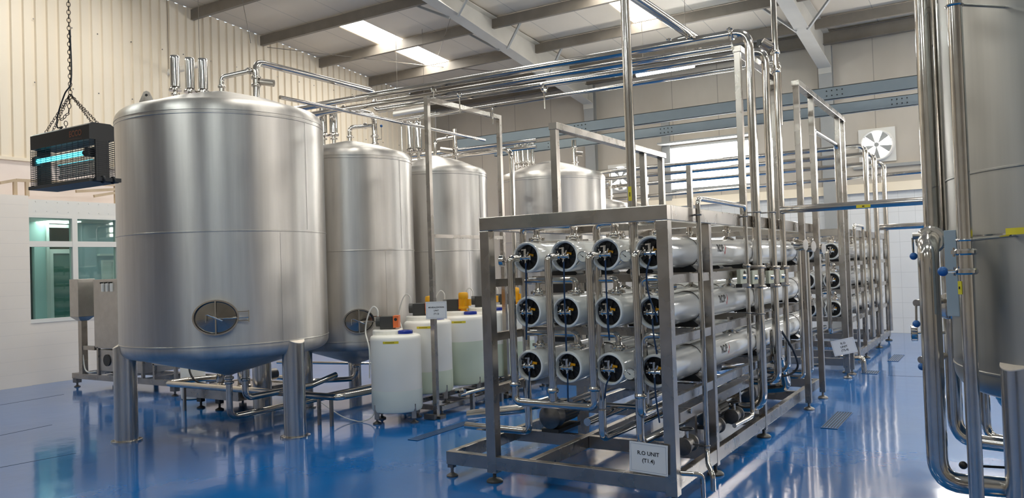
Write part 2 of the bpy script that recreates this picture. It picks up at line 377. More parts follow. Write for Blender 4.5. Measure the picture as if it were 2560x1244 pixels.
# purlins across the hall and portal frames along it
for k, y in enumerate((16.5, 14.9, 13.2, 11.5, 9.8, 8.1, 6.4, 4.7, 3.0, 1.3, -1, -3, -5)):
    z = roof_z(y)-.03; b = MB()
    b.box(XL+.02, XR-.02, y-.008, y, z-.2, z).box(XL+.02, XR-.02, y, y+.07, z-.2, z-.192).box(XL+.02, XR-.02, y, y+.07, z-.008, z)
    struct(b.build('roof_purlin', M['purlin']))
b = MB(); b.box(XL+.02, XR-.02, 17.35, 17.36, 5.98, 6.24).box(XL+.02, XR-.02, 17.28, 17.44, 5.98, 5.99).box(XL+.02, XR-.02, 17.28, 17.44, 6.23, 6.24); struct(b.build('eaves_beam', M['purlin']))
def rafter(xc, wd):
    b = MB(); bot = [(17.42, 5.52), (11.2, roof_z(11.2)-.36), (YF+.1, roof_z(YF+.1)-.36)]; h = wd/2
    for (y0, z0), (y1, z1) in zip(bot, bot[1:]):
        t0, t1 = roof_z(y0)-.035, roof_z(y1)-.035
        for (xa, xb, za0, za1, zb0, zb1) in ((-h, h, z0, z1, z0+.014, z1+.014), (-h, h, t0-.014, t1-.014, t0, t1), (-.006, .006, z0+.014, z1+.014, t0-.014, t1-.014)):
            b.add([(xc+xa, y0, za0), (xc+xb, y0, za0), (xc+xb, y0, zb0), (xc+xa, y0, zb0), (xc+xa, y1, za1), (xc+xb, y1, za1), (xc+xb, y1, zb1), (xc+xa, y1, zb1)],
                  [(0, 1, 2, 3), (7, 6, 5, 4), (0, 4, 5, 1), (1, 5, 6, 2), (2, 6, 7, 3), (3, 7, 4, 0)])
    b.box(xc-h, xc+h, 17.42, 17.44, 5.40, 6.1)
    struct(b.build('roof_rafter', M['rafter']))
    c = MB(); c.box(xc-h, xc+h, 17.44, 17.455, 0, 6.0).box(xc-h, xc+h, 17.60, 17.615, 0, 6.0).box(xc-.006, xc+.006, 17.455, 17.6, 0, 6.0)
    struct(c.build('steel_column', M['column']))
    for y in (15.6, 13.9, 12.2):
        for sgn in (-1, 1):
            zb = 5.52+(roof_z(11.2)-.36-5.52)*(17.42-y)/(17.42-11.2); f = MB(); f.bar((xc+sgn*.1, y-.3, zb+.02), (xc+sgn*.62, y-.62, roof_z(y-.62)-.2), .04, .04)
            struct(f.build('fly_brace', M['column']))
for xc in (-8.55, -3.05, 2.45): rafter(xc, .26)
# sag rods and cross bracing under the roof
for p, q, r in (((668, 118, 11.6), (1050, 162, 14.6), .008), ((1050, 162, 14.6), (1250, 180, 15.6), .008), ((1128, 40, 12.2), (1072, 210, 16.4), .006), ((606, 0, 9.6), (627, 108, 9.9), .006)):
    b = MB(); b.cyl(at(p[0], p[1], 'y', p[2]), at(q[0], q[1], 'y', q[2]), r, 6); struct(b.build('bracing_rod', M['purlin']))
# ---- glazed room along the left wall
XP = -12.87
b = MB(); b.box(XP-.2, XP, YF, 6.43, 0, 2.95); b.box(XP-.2, XP-.03, 6.43, 8.6, 0, 1.0); b.box(XP-.2, XP-.03, 7.97, 8.6, 1.0, 2.9)
b.box(XL-.05, XP-.03, 8.5, 8.6, 0, 2.9); struct(b.build('wall_left_room', M['ltile']))
b = MB(); b.box(XP-.2, XP-.025, 6.43, 8.6, 2.64, 2.9)
for k in range(9): b.cyl((XP-.03, 6.55+k*.17, 2.87), (XP-.018, 6.55+k*.17, 2.87), .008, 6); b.cyl((XP-.03, 6.55+k*.17, 2.72), (XP-.018, 6.55+k*.17, 2.72), .008, 6)
struct(b.build('trim_9', M['whiteframe']))
win = struct(MB().box(XP-.12, XP-.02, 6.43, 7.97, 2.615, 2.66).box(XP-.12, XP-.02, 6.43, 7.97, .96, 1.02).box(XP-.12, XP-.02, 6.43, 6.445, 1.02, 2.615).box(XP-.12, XP-.02, 7.115, 7.20, 1.02, 2.615).box(XP-.12, XP-.02, 7.87, 7.97, 1.02, 2.615).box(XP-.115, XP-.025, 6.445, 7.115, 2.155, 2.245).box(XP-.115, XP-.025, 7.2, 7.87, 2.155, 2.245).build('window_4', M['whiteframe']))
for (y0, y1) in ((6.445, 7.115), (7.2, 7.87)):
    for (z0, z1) in ((1.02, 2.155), (2.245, 2.615)):
        MB().box(XP-.075, XP-.07, y0, y1, z0, z1).build('window_pane', M['glass'], win)
b = MB(); b.box(-17, -16.9, 3, 12, 0, 2.9).box(-17, XP-.2, 11.9, 12, 0, 2.9).box(-17, XP-.2, 3, 3.1, 0, 2.9); struct(b.build('wall_room_far', M['pale_green']))
b = MB(); b.box(-17, XP-.2, 3, 12, 2.70, 2.9); struct(b.build('ceiling_room', M['roof']))
for k, (x, y, l) in enumerate(((-14.75, 7.62, .55), (-14.4, 9.8, 1.2), (-13.9, 5.2, 1.2))):
    b = MB(); b.box(x-.25, x+.25, y, y+l, 2.68, 2.70); struct(b.build('window_room_light_%d' % (k+1), M['ledpanel']))
# partition with a glazed door inside the room
b = MB(); b.box(-15.1, -15, 3.1, 7.50, 0, 2.70).box(-15.1, -15, 7.58, 7.78, 0, 2.70).box(-15.1, -15, 7.50, 7.58, 2.3, 2.70); struct(b.build('wall_room_partition', M['pale_green']))
d = struct(MB().box(-15.02, -14.96, 7.78, 7.83, 0, 2.70).box(-15.02, -14.96, 8.30, 8.36, 0, 2.70).box(-15.02, -14.955, 7.83, 8.30, 2.12, 2.20).box(-15.02, -14.955, 7.83, 8.30, 2.60, 2.66).box(-15.02, -14.95, 7.83, 7.89, .92, 2.12).box(-15.02, -14.95, 7.83, 8.30, 0, .92).build('door_1', M['whiteframe']))
MB().box(-14.99, -14.98, 7.89, 8.30, .92, 2.12).build('door_pane', M['door_green'], d)
MB().box(-14.99, -14.98, 7.83, 8.30, 2.20, 2.60).build('door_pane', M['glass'], d)
b = MB(); b.box(-15.1, -15, 8.36, 11.9, 0, 2.70); struct(b.build('wall_room_end', M['pale_blue']))
win = struct(MB().box(-15, -14.97, 8.83, 8.86, 1.3, 1.99).box(-15, -14.97, 9.05, 9.09, 1.3, 1.99).box(-15, -14.965, 8.86, 9.05, 1.3, 1.34).box(-15, -14.965, 8.86, 9.05, 1.95, 1.99).box(-15, -14.9, 8.75, 9.4, 2.07, 2.11).build('window_30', M['whiteframe']))
MB().box(-14.995, -14.985, 8.86, 9.05, 1.34, 1.95).build('window_pane', M['whiteframe'], win)
# ================================================================ tanks
def ellipse_ring(b, c, n, t, u, A, B, w, dep, seg=40):
    """flat collar with an elliptical outline"""
    rs = []
    for k in range(seg):
        a = 2*math.pi*k/seg; e = lambda s: c+t*math.cos(a)*(A+s)+u*math.sin(a)*(B+s)
        rs.append([e(0)-n*dep*.2, e(w)-n*dep*.2, e(w)+n*dep, e(0)+n*dep])
    b.rings(rs, 4, False, False, True)
def manhole(root, c, R, z, ang, A, B):
    n = Vector((math.cos(ang), math.sin(ang), 0)); t = Vector((-math.sin(ang), math.cos(ang), 0)); u = Vector((0, 0, 1))
    p = Vector((c[0], c[1], z))+n*(R+.002)
    b = MB(); ellipse_ring(b, p-n*.02, n, t, u, A, B, .014, .06); rim = b.build('manhole_rim', M['steel'], root)
    b = MB(); seg = 40; apex = p+n*.022
    ring = [p+t*math.cos(2*math.pi*k/seg)*A*.93+u*math.sin(2*math.pi*k/seg)*B*.93+n*.006 for k in range(seg)]
    b.add(ring+[apex], [(k, (k+1) % seg, seg) for k in range(seg)], False)
    b.add([r-n*.0015 for r in ring]+[p+t*math.cos(2*math.pi*k/seg)*A+u*math.sin(2*math.pi*k/seg)*B+n*.001 for k in range(seg)], [(k, (k+1) % seg, seg+(k+1) % seg, seg+k) for k in range(seg)])
    door = b.build('manhole_door', M['door'], root); b = MB(); ellipse_ring(b, p, n, t, u, A*.93, B*.93, A*.06, .003); b.build('door_gap_shade', M['rubber'], door)  # black ring stands in for the shaded gap around the door
    b = MB(); b.bar(p+u*(B+.012)+n*.034, p-u*(B+.012)+n*.034, .012, .02, n); b.cyl(p+n*.02, p+n*.06, .014, 12); b.torus(p+n*.06, n, .012, .004, 14, 6)
    b.build('clamp_bar', M['steel'], door)
    b = MB(); b.cyl(p-t*.068+u*.03+n*.062, p+t*.062-u*.03+n*.062, .0065, 8); b.tube([p-t*.068+u*.025+n*.05, p-t*.085+u*.03+n*.05, p-t*.085-u*.04+n*.05], .003, .006, 6)
    b.build('hand_lever', M['chrome'], door)
    b = MB(); h0 = p+t*(A+.10)+n*.005; b.cyl(h0+u*.055, h0-u*.055, .006, 8); b.bar(p+t*A+u*.045+n*.012, h0+u*.045, .008, .01).bar(p+t*A-u*.04+n*.012, h0-u*.04, .008, .01)
    b.tube([h0-u*.008, p+t*(A-.04)-u*.012+n*.045, p+n*.04-u*.01], .006, .02, 8)
    b.build('hinge', M['steel'], rim)
def tank(name, label, c, R, zb, zm, zt, apex, tip, legs, leg_r, leg_R, leg_top, mh=None, seams=(), group='storage tanks', ms='tank'):
    root = thing('storage_tank', label, 'tank', (c[0], c[1], 0), group)
    k = .1*R/1.03+.01
    def bump(z): return [(R, z-.03), (R, z-.02), (R, z-.008), (R+.006, z-.004), (R+.006, z+.004), (R, z+.008), (R, z+.02), (R, z+.03)]
    low = [(R-k+k*math.sin(a), zb-k*math.cos(a)*1.0) for a in [math.pi/2*(i/7) for i in range(8)]]
    b = MB(); b.lathe([(.05, tip)]+[(.055, tip+.005)]+low+bump(zb+.031)+bump(zm)+bump(zt-.031), (c[0], c[1], 0), n=72)
    for a in seams:
        a = R_(a); e = Vector((math.cos(a), math.sin(a), 0)); b.bar(Vector((c[0], c[1], zb+.02))+e*(R+.0005), Vector((c[0], c[1], zm-.02))+e*(R+.0005), .005, .003, e)
        a += .35; e = Vector((math.cos(a), math.sin(a), 0)); b.bar(Vector((c[0], c[1], zm+.02))+e*(R+.0005), Vector((c[0], c[1], zt-.02))+e*(R+.0005), .005, .003, e)
    b.build('shell', M[ms], root)
    kt = k*1.15
    top = [(R-kt+(kt+.006)*math.cos(a), zt+kt*math.sin(a)*1.05) for a in [math.pi/2*(i/8) for i in range(9)]]
    b = MB(); b.lathe([(R-.01, zt-.002)]+top+[(R*.55, zt+kt*1.05+(apex-zt-kt*1.05)*.48), (R*.12, apex-.012), (.01, apex)], (c[0], c[1], 0), n=72)
    b.build('domed_lid', M[ms], root)
    for a in legs:
        a = R_(a); p = Vector((c[0]+math.cos(a)*leg_R, c[1]+math.sin(a)*leg_R, 0)); l = MB()
        e = Vector((math.cos(a), math.sin(a), 0)); n = 32; cs = [(math.cos(2*math.pi*k/n), math.sin(2*math.pi*k/n)) for k in range(n)]
        ring = lambda z, sl, rr: [p+Vector((x*rr, y*rr, z-sl*(x*e.x+y*e.y)*rr)) for x, y in cs]
        l.rings([ring(.012, 0, leg_r), ring(.03, 0, leg_r), ring(leg_top-.14, 0, leg_r), ring(leg_top, .55, leg_r)], n)
        lg = l.build('leg', M['leg'], root)
        MB().lathe([(leg_r*1.35, 0), (leg_r*1.35, .014), (leg_r, .02)], p, n=28).build('base_plate', M['steel'], lg)
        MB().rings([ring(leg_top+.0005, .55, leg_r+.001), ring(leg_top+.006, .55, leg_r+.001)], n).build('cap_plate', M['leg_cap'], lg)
    if mh: manhole(root, c, R, *mh)
    return root
def vent(root, p, h=.36, r=.042, stub=.1):
    """polished vent filter canister on a clamped stub"""
    p = Vector(p); b = MB(); b.lathe([(r*.6, 0), (r, .012), (r, .03), (r, h-.03), (r, h-.012), (r*.9, h), (r*.5, h+.002)], p, n=24); v = b.build('vent_filter', M['chrome'], root)
    b = MB(); b.lathe([(r*1.3, -.03), (r*1.3, -.012), (r*1.05, 0)], p, n=20); b.cyl(p+Vector((0, 0, -.03)), p+Vector((0, 0, -.03-stub)), r*.45, 12)
    b.lathe([(r*.9, -.075), (r*.9, -.06)], p, n=16); b.bar(p+Vector((r*1.1, 0, -.02)), p+Vector((r*1.9, -.01, -.02)), .012, .012)
    b.build('filter_clamp', M['steel'], v)
def ferrule(b, p, d, r, t=.017):
    """clamp joint: two flanges and a wing nut around a pipe at p, axis d"""
    p = Vector(p); d = Vector(d).normalized(); b.lathe([(r, -t), (r*1.3, -t*.95), (r*1.48, -t*.5), (r*1.5, -t*.45), (r*1.5, t*.45), (r*1.48, t*.5), (r*1.3, t*.95), (r, t)], p, d, 20)
    s = d.cross(Vector((.3, .5, .81))).normalized(); b.bar(p+s*r*1.4, p+s*r*2.1, t, t*1.2, d); b.cyl(p+s*r*1.8-d*t*1.4, p+s*r*1.8+d*t*1.4, t*.35, 8)
CRH = Vector((math.cos(YAW), math.sin(YAW), 0)); CFH = Vector((-math.sin(YAW), math.cos(YAW), 0))
T1, T2, T3, T4 = (-6.96, 5.45), (-6.96, 7.36), (-6.96, 9.12), (-6.99, 12.6)
t1 = tank('t1', 'biggest steel tank with oval manhole, nearest in the left row', T1, 1.03, .92, 2.02, 3.157, 3.54, .565, (0, 120, 240), .108, .975, .975, (1.219, R_(-43.6), .19, .15), (-9,))
t2 = tank('t2', 'steel tank with oval manhole, second in the row behind the biggest one', T2, .765, .753, 1.845, 2.968, 3.248, .45, (15, 135, 255), .085, .70, .80, (1.024, R_(-43.3), .165, .13), (-17,))
t3 = tank('t3', 'third steel tank of the row, behind the white dosing drums', T3, .735, .753, 1.84, 2.93, 3.245, .45, (15, 135, 255), .085, .68, .80, (1.024, R_(-43), .165, .13), (-17,))
t4 = tank('t4', 'wide steel tank seen above the top rail of the front membrane rack', T4, .985, .92, 2.02, 3.12, 3.50, .5, (0, 120, 240), .1, .93, .985, (1.22, R_(-43), .19, .15), (-20,))
T5 = at(1493, 500, 'y', 14.6); T6 = at(1585, 500, 'y', 15.9)
t5 = tank('t5', 'small steel tank peeking out right behind the wide tank', (T5.x, T5.y), .66, .8, 1.7, 2.72, 2.95, .45, (15, 135, 255), .08, .6, .85)
t6 = tank('t6', 'small steel tank farthest back, partly behind the tall pipe', (T6.x, T6.y), .50, .8, 1.7, 2.70, 2.9, .45, (15, 135, 255), .07, .45, .85)
TR = (.74, 5.45)
t7 = tank('t7', 'big steel tank at the right edge with pipes running up its side', TR, 1.03, .92, 2.02, 3.157, 3.54, .47, (225, 345, 105), .108, .965, 1.05, None, (), ms='tank_dark')
for tk, T, ap, offs in ((t1, T1, 3.54, ((-.47, -.05), (-.355, .05), (-.235, .1))), (t2, T2, 3.248, ((-.33, 0), (-.20, 0))), (t3, T3, 3.245, ((-.36, 0), (-.24, 0)))):
    for rx, fy in offs:
        p = Vector((T[0], T[1], ap+.10))+CRH*rx+CFH*fy; vent(tk, p-Vector((0, 0, .05*(tk is t1))), .34 if tk is t1 else .40, .05, .16)
for k in range(5): vent(t4, Vector((T4[0], T4[1], 3.48))+CRH*(-.62+.075*k)+CFH*(.08*(k % 2)), .36, .032, .14)
for k in range(3): vent(t4, Vector((T4[0], T4[1], 3.48))+CRH*(-.58+.09*k)+CFH*(-.12), .36, .032, .14)
# lifting lug on the nearest tank
p = at(366, 246, 'y', 4.98); b = MB(); e = CRH*.085; u = Vector((0, 0, 1))
prof = [p-e-u*.08, p+e-u*.08, p+e*.9-u*.03, p+e*.35+u*.07, p+u*.082, p-e*.35+u*.07, p-e*.9-u*.03]
b.prism([v-p for v in prof], p, CFH*.012); b.build('lifting_lug', M['frame'], t1); MB().cyl(p+u*.035-CFH*.002, p+u*.035+CFH*.014, .014, 14).build('lug_hole', M['ink'], t1)
# ================================================================ pipework
def pipe(label, pts, r, bend=None, m='steel', clamps=(), group=None, name='steel_pipe', cat='pipe', n=14, stays=(), parent=None):
    """one continuous pipe run; clamps = (point, axis) joints on it; stays = (foot, head) rods that hold it"""
    o = MB().tube(pts, r, bend, n).build('outlet_pipe' if parent else name, M[m], parent)
    if not parent: tag(o, label, cat, group)
    for p, d in clamps: b = MB(); ferrule(b, p, d, r); b.build('clamp', M['steel'], o)
    for p, q in stays: b = MB(); b.cyl(p, q, .008, 8); b.torus(q, Vector(pts[1])-Vector(pts[0]), r*1.05, .006, 16, 6); b.build('support_rod', M['steel'], o)
    return o
V = Vector
VX = -1.83                                                     # line of the risers beside the front rack
zA = 3.585; zAl = at(790, 264, 'y', 6.95).z+.01
pA = pipe('thick overhead pipe bending down into the first riser beside the front rack', [(-7.7, 6.95, zAl), (VX, 6.95, zA), (VX, 6.95, .30), (-2.2, 6.95, .30)], .038, .14, stays=[((-5.3, 6.95, 3.44), (-5.3, 6.95, zA))])
for p in ((VX, 6.95, 2.0), (VX, 6.95, 1.12)): b = MB(); b.torus(p, (0, 0, 1), .041, .007, 18, 6); b.bar(V(p)+V((-.04, 0, 0)), V(p)+V((-.1, 0, 0)), .012, .012); b.build('pipe_clip', M['dark_steel'], pA)
b = MB(); ferrule(b, (-1.98, 6.95, zA), (1, 0, 0), .038); b.build('clamp', M['steel'], pA)
pA2 = pipe('overhead pipe running just under the thick overhead pipe', [(-7.6, 7.02, zAl-.085), (-2.0, 7.02, zA-.085)], .034, stays=[((-5.0, 7.02, 3.3), (-5.0, 7.02, zA-.085))])
pB0 = at(955, 272, 'y', 7.49); zB = 3.53; zBl = at(985, 268, 'y', 7.49).z; xo = at(641, 240, 'y', 5.64)
o1 = V((xo.x, 5.64, 3.42)); zTop = at(648, 152, 'y', 5.64).z
pB = pipe('pipe rising from the biggest tank, crossing over and bending down as second riser', [o1, (o1.x, 5.64, zTop), (o1.x, 7.49, zTop), (o1.x, 7.49, zBl), (VX, 7.49, zB), (VX, 7.49, .45), (-2.3, 7.49, .45)], .035, .10,
          clamps=[((o1.x, 5.64, 3.60), (0, 0, 1)), ((o1.x, 5.64, 3.68), (0, 0, 1)), ((-4.2, 7.49, zB), (1, 0, 0))], stays=[((-4.2, 7.49, 3.3), (-4.2, 7.49, zB))])
b = MB(); q = V((o1.x, 5.64, 3.64)); b.cyl(q, q+CRH*.05, .02, 12); b.cyl(q+CRH*.05-V((0, 0, .003)), q+CRH*.19-V((0, 0, .025)), .036, 18); b.lathe([(.02, -.01), (.03, 0)], q+CRH*.05, CRH, 14); b.build('valve_actuator', M['frame'], pB)
b = MB(); b.torus((VX, 7.49, 2.02), (0, 0, 1), .038, .007, 18, 6); b.bar((VX-.04, 7.49, 2.02), (VX-.1, 7.49, 2.02), .012, .012); b.build('pipe_clip', M['dark_steel'], pB)
zC = at(1680, 197, 'y', 8.0).z
pC = pipe('thinnest of the overhead pipes, lowest of the bundle across the hall', [(at(992, 302, 'y', 8.0).x, 8.0, at(992, 302, 'y', 8.0).z), (VX, 8.0, zC), (VX, 8.0, 2.9)], .024, .06, stays=[((at(1232, 285, 'y', 8).x, 8.0, zC-.2), (at(1232, 285, 'y', 8).x, 8.0, zC))])
p0 = at(1556, 505, 'y', 5.15)
pV = pipe('tall single pipe standing behind the front rail with yellow tag', [(-2.21, 5.15, 4.6), (-2.21, 5.15, 1.50), (-2.21, 5.35, 1.42), (-2.05, 5.5, 1.42)], .034, .06)
MB().box(-2.222, -2.198, 5.113, 5.116, 2.03, 2.13).build('yellow_tag', M['yellow'], pV); MB().box(-2.213, -2.207, 5.1115, 5.1125, 2.06, 2.09).build('tag_mark', M['ink'], pV)
e = at(1740, 97, 'y', 7.1); pE = pipe('open-ended pipe slanting across the top of the picture above the overhead bundle', [(e.x, 3.6, e.z), (e.x, 7.12, e.z)], .04)
b = MB(); b.tube([(e.x, 6.98, e.z), (e.x-.12, 6.98, e.z-.01), (e.x-.35, 6.95, zA)], .025, .05); ferrule(b, (e.x-.2, 6.97, e.z-.03), (1, 0, 0), .025); b.build('branch', M['steel'], pE)
zK = at(1970, 400, 'x', VX)
pK = pipe('thin riser with a valve box on top, rightmost by the front rack', [(VX, 7.9, 5.6), (VX, 7.9, .5), (VX-.3, 7.9, .5)], .028, .08, clamps=[((VX, 7.9, 3.6), (0, 0, 1)), ((VX, 7.9, 3.42), (0, 0, 1))])
q = at(1938, 118, 'x', VX); q = V((VX, 7.9, q.z)); b = MB(); b.cyl(q, q-CRH*.06+V((0, 0, .01)), .02, 12); b.cyl(q-CRH*.05, q-CRH*.13+V((0, 0, .05)), .05, 18); b.build('valve_actuator', M['frame'], pK)
b = MB(); b.cbox(q-CRH*.155+V((0, 0, .05)), .035, .03, .05); b.build('position_switch', M['black'], pK)
# cross pipes between the racks and the right-hand tank
z1 = at(2150, 512, 'y', 7.85).z
pX = pipe('pipe crossing the aisle at head height from the risers to the right tank', [(VX, 7.85, z1), (.9, 7.85, z1)], .036)
c = at(2158, 515, 'y', 7.81); MB().box(c.x-.06, c.x+.06, 7.812, 7.814, c.z-.014, c.z+.014).build('yellow_tag', M['yellow'], pX); MB().box(c.x-.01, c.x+.01, 7.8105, 7.8115, c.z-.005, c.z+.005).build('tag_mark', M['ink'], pX)
pX2 = pipe('thinner far pipe crossing the aisle in front of the tiled wall', [(VX, 14.6, 2.05), (.9, 14.6, 2.05)], .05)
for k, (yy, zz) in enumerate(((13.6, 3.33), (14.1, 3.25), (14.78, 3.16))):
    pipe('%s of three pipes that cross the daylit window and bend down at the far rack' % ('nearest', 'middle', 'farthest')[k], [(-7.2, yy, zz), (VX+.06*k, yy, zz), (VX+.06*k, yy, .3)], .04, .12, group='three far pipes bending down')
pipe('long pipe crossing below the three far pipes to the right tank', [(-7.2, 15.34, 2.95), (.9, 15.34, 3.02)], .035)
zu = at(2030, 305, 'x', VX).z
yu0 = at(2042, 550, 'x', VX).y; yu1 = at(2090, 340, 'x', VX).y
pU = pipe('arched pipe over the second rack with a yellow tag on its near leg', [(VX, yu0, 1.3), (VX, yu0, 3.05), (VX, yu1, 3.05), (VX, yu1, 1.6)], .03, .08)
MB().box(VX-.014, VX+.014, yu0-.033, yu0-.031, 2.05, 2.15).build('yellow_tag', M['yellow'], pU)
# tank outlets on the lids
pipe('bent pipe from the cone tip of the biggest tank to its riser', [(T1[0], T1[1], 3.50), (T1[0], T1[1], 3.70), (o1.x-.03, 5.62, 3.76)], .026, .06, clamps=[((T1[0], T1[1], 3.60), (0, 0, 1)), ((o1.x-.06, 5.61, 3.755), (1, .6, .1))], parent=t1)
x2 = at(936, 330, 'y', 7.55).x
p2 = pipe('riser on the second tank lid with a blue-knobbed valve', [(x2, 7.55, 3.12), (x2, 7.55, zA-.01), (x2, 7.0, zA-.01)], .035, .09, clamps=[((x2, 7.55, 3.20), (0, 0, 1)), ((x2, 7.55, 3.30), (0, 0, 1))], parent=t2)
q = V((x2, 7.55, 3.26)); b = MB(); b.cyl(q, q+CRH*.09, .008, 8); b.cyl(q+CRH*.09, q+CRH*.09+V((0, 0, .16)), .004, 6); b.build('valve_handle', M['steel'], p2); MB().ball(q+CRH*.09+V((0, 0, .17)), .018).build('knob', M['knob_blue'], p2)
pipe('bent pipe from the cone tip of the second tank to its riser', [(T2[0], T2[1], 3.21), (T2[0], T2[1], 3.42), (x2-.02, 7.54, 3.44)], .026, .06, clamps=[((T2[0], T2[1], 3.30), (0, 0, 1)), ((x2-.10, 7.50, 3.44), (1, .6, 0))], parent=t2)
x3 = at(1139, 390, 'y', 9.3).x
p3 = pipe('riser on the third tank lid with a tilted actuator', [(x3, 9.3, 3.12), (x3, 9.3, 3.62)], .032, clamps=[((x3, 9.3, 3.24), (0, 0, 1)), ((x3, 9.3, 3.34), (0, 0, 1))], parent=t3)
q = V((x3, 9.3, 3.30)); b = MB(); b.cyl(q, q-CRH*.05, .02, 12); b.cyl(q-CRH*.04, q-CRH*.22+V((0, 0, .03)), .04, 16); b.build('valve_actuator', M['frame'], p3)
pipe('bent pipe from the cone tip of the third tank to its riser', [(T3[0], T3[1], 3.21), (T3[0], T3[1], 3.46), (x3-.02, 9.29, 3.5)], .026, .06, clamps=[((x3-.1, 9.25, 3.5), (1, .5, .1))], parent=t3)
x4 = at(1436, 390, 'y', 12.8).x
p4 = pipe('valve riser on the lid of the wide tank behind the rack', [(x4, 12.8, 3.3), (x4, 12.8, 3.86)], .045, clamps=[((x4, 12.8, 3.45), (0, 0, 1)), ((x4, 12.8, 3.72), (0, 0, 1))], parent=t4)
b = MB(); q = V((x4, 12.8, 3.62)); b.cyl(q, q+CRH*.15-V((0, 0, .02)), .05, 16); b.build('valve_actuator', M['frame'], p4)
for T, tk in ((T5, t5), (T6, t6)):
    o = pipe('', [(T.x+.3, T.y, 2.75), (T.x+.3, T.y, 3.45)], .04, clamps=[((T.x+.3, T.y, 2.95), (0, 0, 1))], parent=tk); b = MB(); q = V((T.x+.3, T.y, 3.2)); b.cyl(q-CRH*.15, q, .03, 12); ferrule(b, q-CRH*.1, CRH, .03); b.build('valve', M['steel'], o)
s0, s1 = at(700, 243, 'x', -6.42), at(1212, 353, 'x', -6.42)
pipe('long thin conduit running over the tank lids towards the back', [s0, (s1.x, s1.y, s0.z)], .021, stays=[((-6.42, at(1004, 320, 'x', -6.42).y, 2.9), (-6.42, at(1004, 320, 'x', -6.42).y, s0.z))])
# run of pipe between the tanks and the frames, shoulder-high bend seen behind the white drums
q0 = at(1278, 372, 'y', 9.6)
pipe('pipe bending down from overhead between third and wide tank', [(q0.x-1.9, 9.6, q0.z), (q0.x, 9.6, q0.z), (q0.x, 9.6, .4)], .035, .14)
for k, (px, py) in enumerate(((1050, 385), (1050, 400))):
    a = at(px, py, 'y', 10.6); pipe(('upper', 'lower')[k]+' of two long pipes passing behind the third tank', [(XL+.01, 10.6, a.z), (a.x+2.3, 10.6, a.z-.02)], .03, group='pipes behind the third tank')
for k, py in enumerate((1113, 1178, 1200)):
    pass
# blue-grey girders across the hall
for k, (yy, z0, z1_) in enumerate(((12.0, 3.835, 4.012), (13.36, 3.835, 4.008))):
    x0 = -8.7; b = MB(); b.box(x0, 5, yy, yy+.006, z0, z1_).box(x0, 5, yy, yy+.08, z0, z0+.008).box(x0, 5, yy, yy+.08, z1_-.008, z1_)
    g = tag(b.build('girder', M['beam']), ('nearer and upper', 'farther and lower')[k]+' of two long blue-grey girders crossing the hall', 'girder', 'blue-grey girders')
    b = MB()
    for xs in ((-6.02, -1.95) if k == 0 else (-5.0, -7.3, -1.25)):
        for i in range(4):
            for j in (0, 1): b.cyl((xs-.14+i*.07, yy-.008, z0+.055+j*.07), (xs-.14+i*.07, yy, z0+.055+j*.07), .01, 6)
    b.build('splice_bolts', M['ink'], g)
# ================================================================ lamps
def batten(label, p, L, lit):
    root = thing('batten_lamp', label, 'lamp', p)
    b = MB(); b.tube([(p[0]-L/2, p[1], p[2]), (p[0]+L/2, p[1], p[2])], .045, n=14); b.build('tube', M['lamp'] if lit else M['whiteframe'], root)
    b = MB(); b.box(p[0]-L/2, p[0]+L/2, p[1]-.03, p[1]+.03, p[2]+.035, p[2]+.06); b.build('housing', M['whiteframe'], root)
    for s in (-.38, .38): MB().cyl((p[0]+s*L, p[1], p[2]+.05), (p[0]+s*L, p[1], roof_z(p[1])), .005, 6).build('hanging_wire', M['purlin'], root)
    return root
a, c = at(1592, 186, 'y', 14.0), at(1735, 163, 'y', 14.0); batten('lit tube lamp hanging above the membrane racks', ((a.x+c.x)/2, 14.0, (a.z+c.z)/2), c.x-a.x, True)
a, c = at(410, 184, 'y', 9.3), at(512, 160, 'y', 9.3); batten('unlit tube lamp hanging behind the vents of the biggest tank', ((a.x+c.x)/2, 9.3, (a.z+c.z)/2), c.x-a.x, False)
a, c = at(985, 287, 'y', 13.0), at(1072, 270, 'y', 13.0); batten('unlit tube lamp hanging under the overhead pipes', ((a.x+c.x)/2, 13.0, (a.z+c.z)/2), c.x-a.x, False)
for k, (lx, ly) in enumerate(((-6.5, 2.2), (-3.6, 2.2), (-.8, 2.2), (2.0, 2.2), (-9.5, 3.6), (-5.0, -1.5), (-1.0, -1.5))):  # out-of-view lamps, added to light the fronts of the tanks
    batten('unseen tube lamp added over the open floor to light the tank fronts', (lx, ly, 4.9), 1.2, True)['group'] = 'added tube lamps over the open floor'
a = at(2349, 60, 'y', 14.0); batten('lit tube lamp glimpsed beside the right tank', (a.x+.5, 14.0, a.z), 1.1, True)
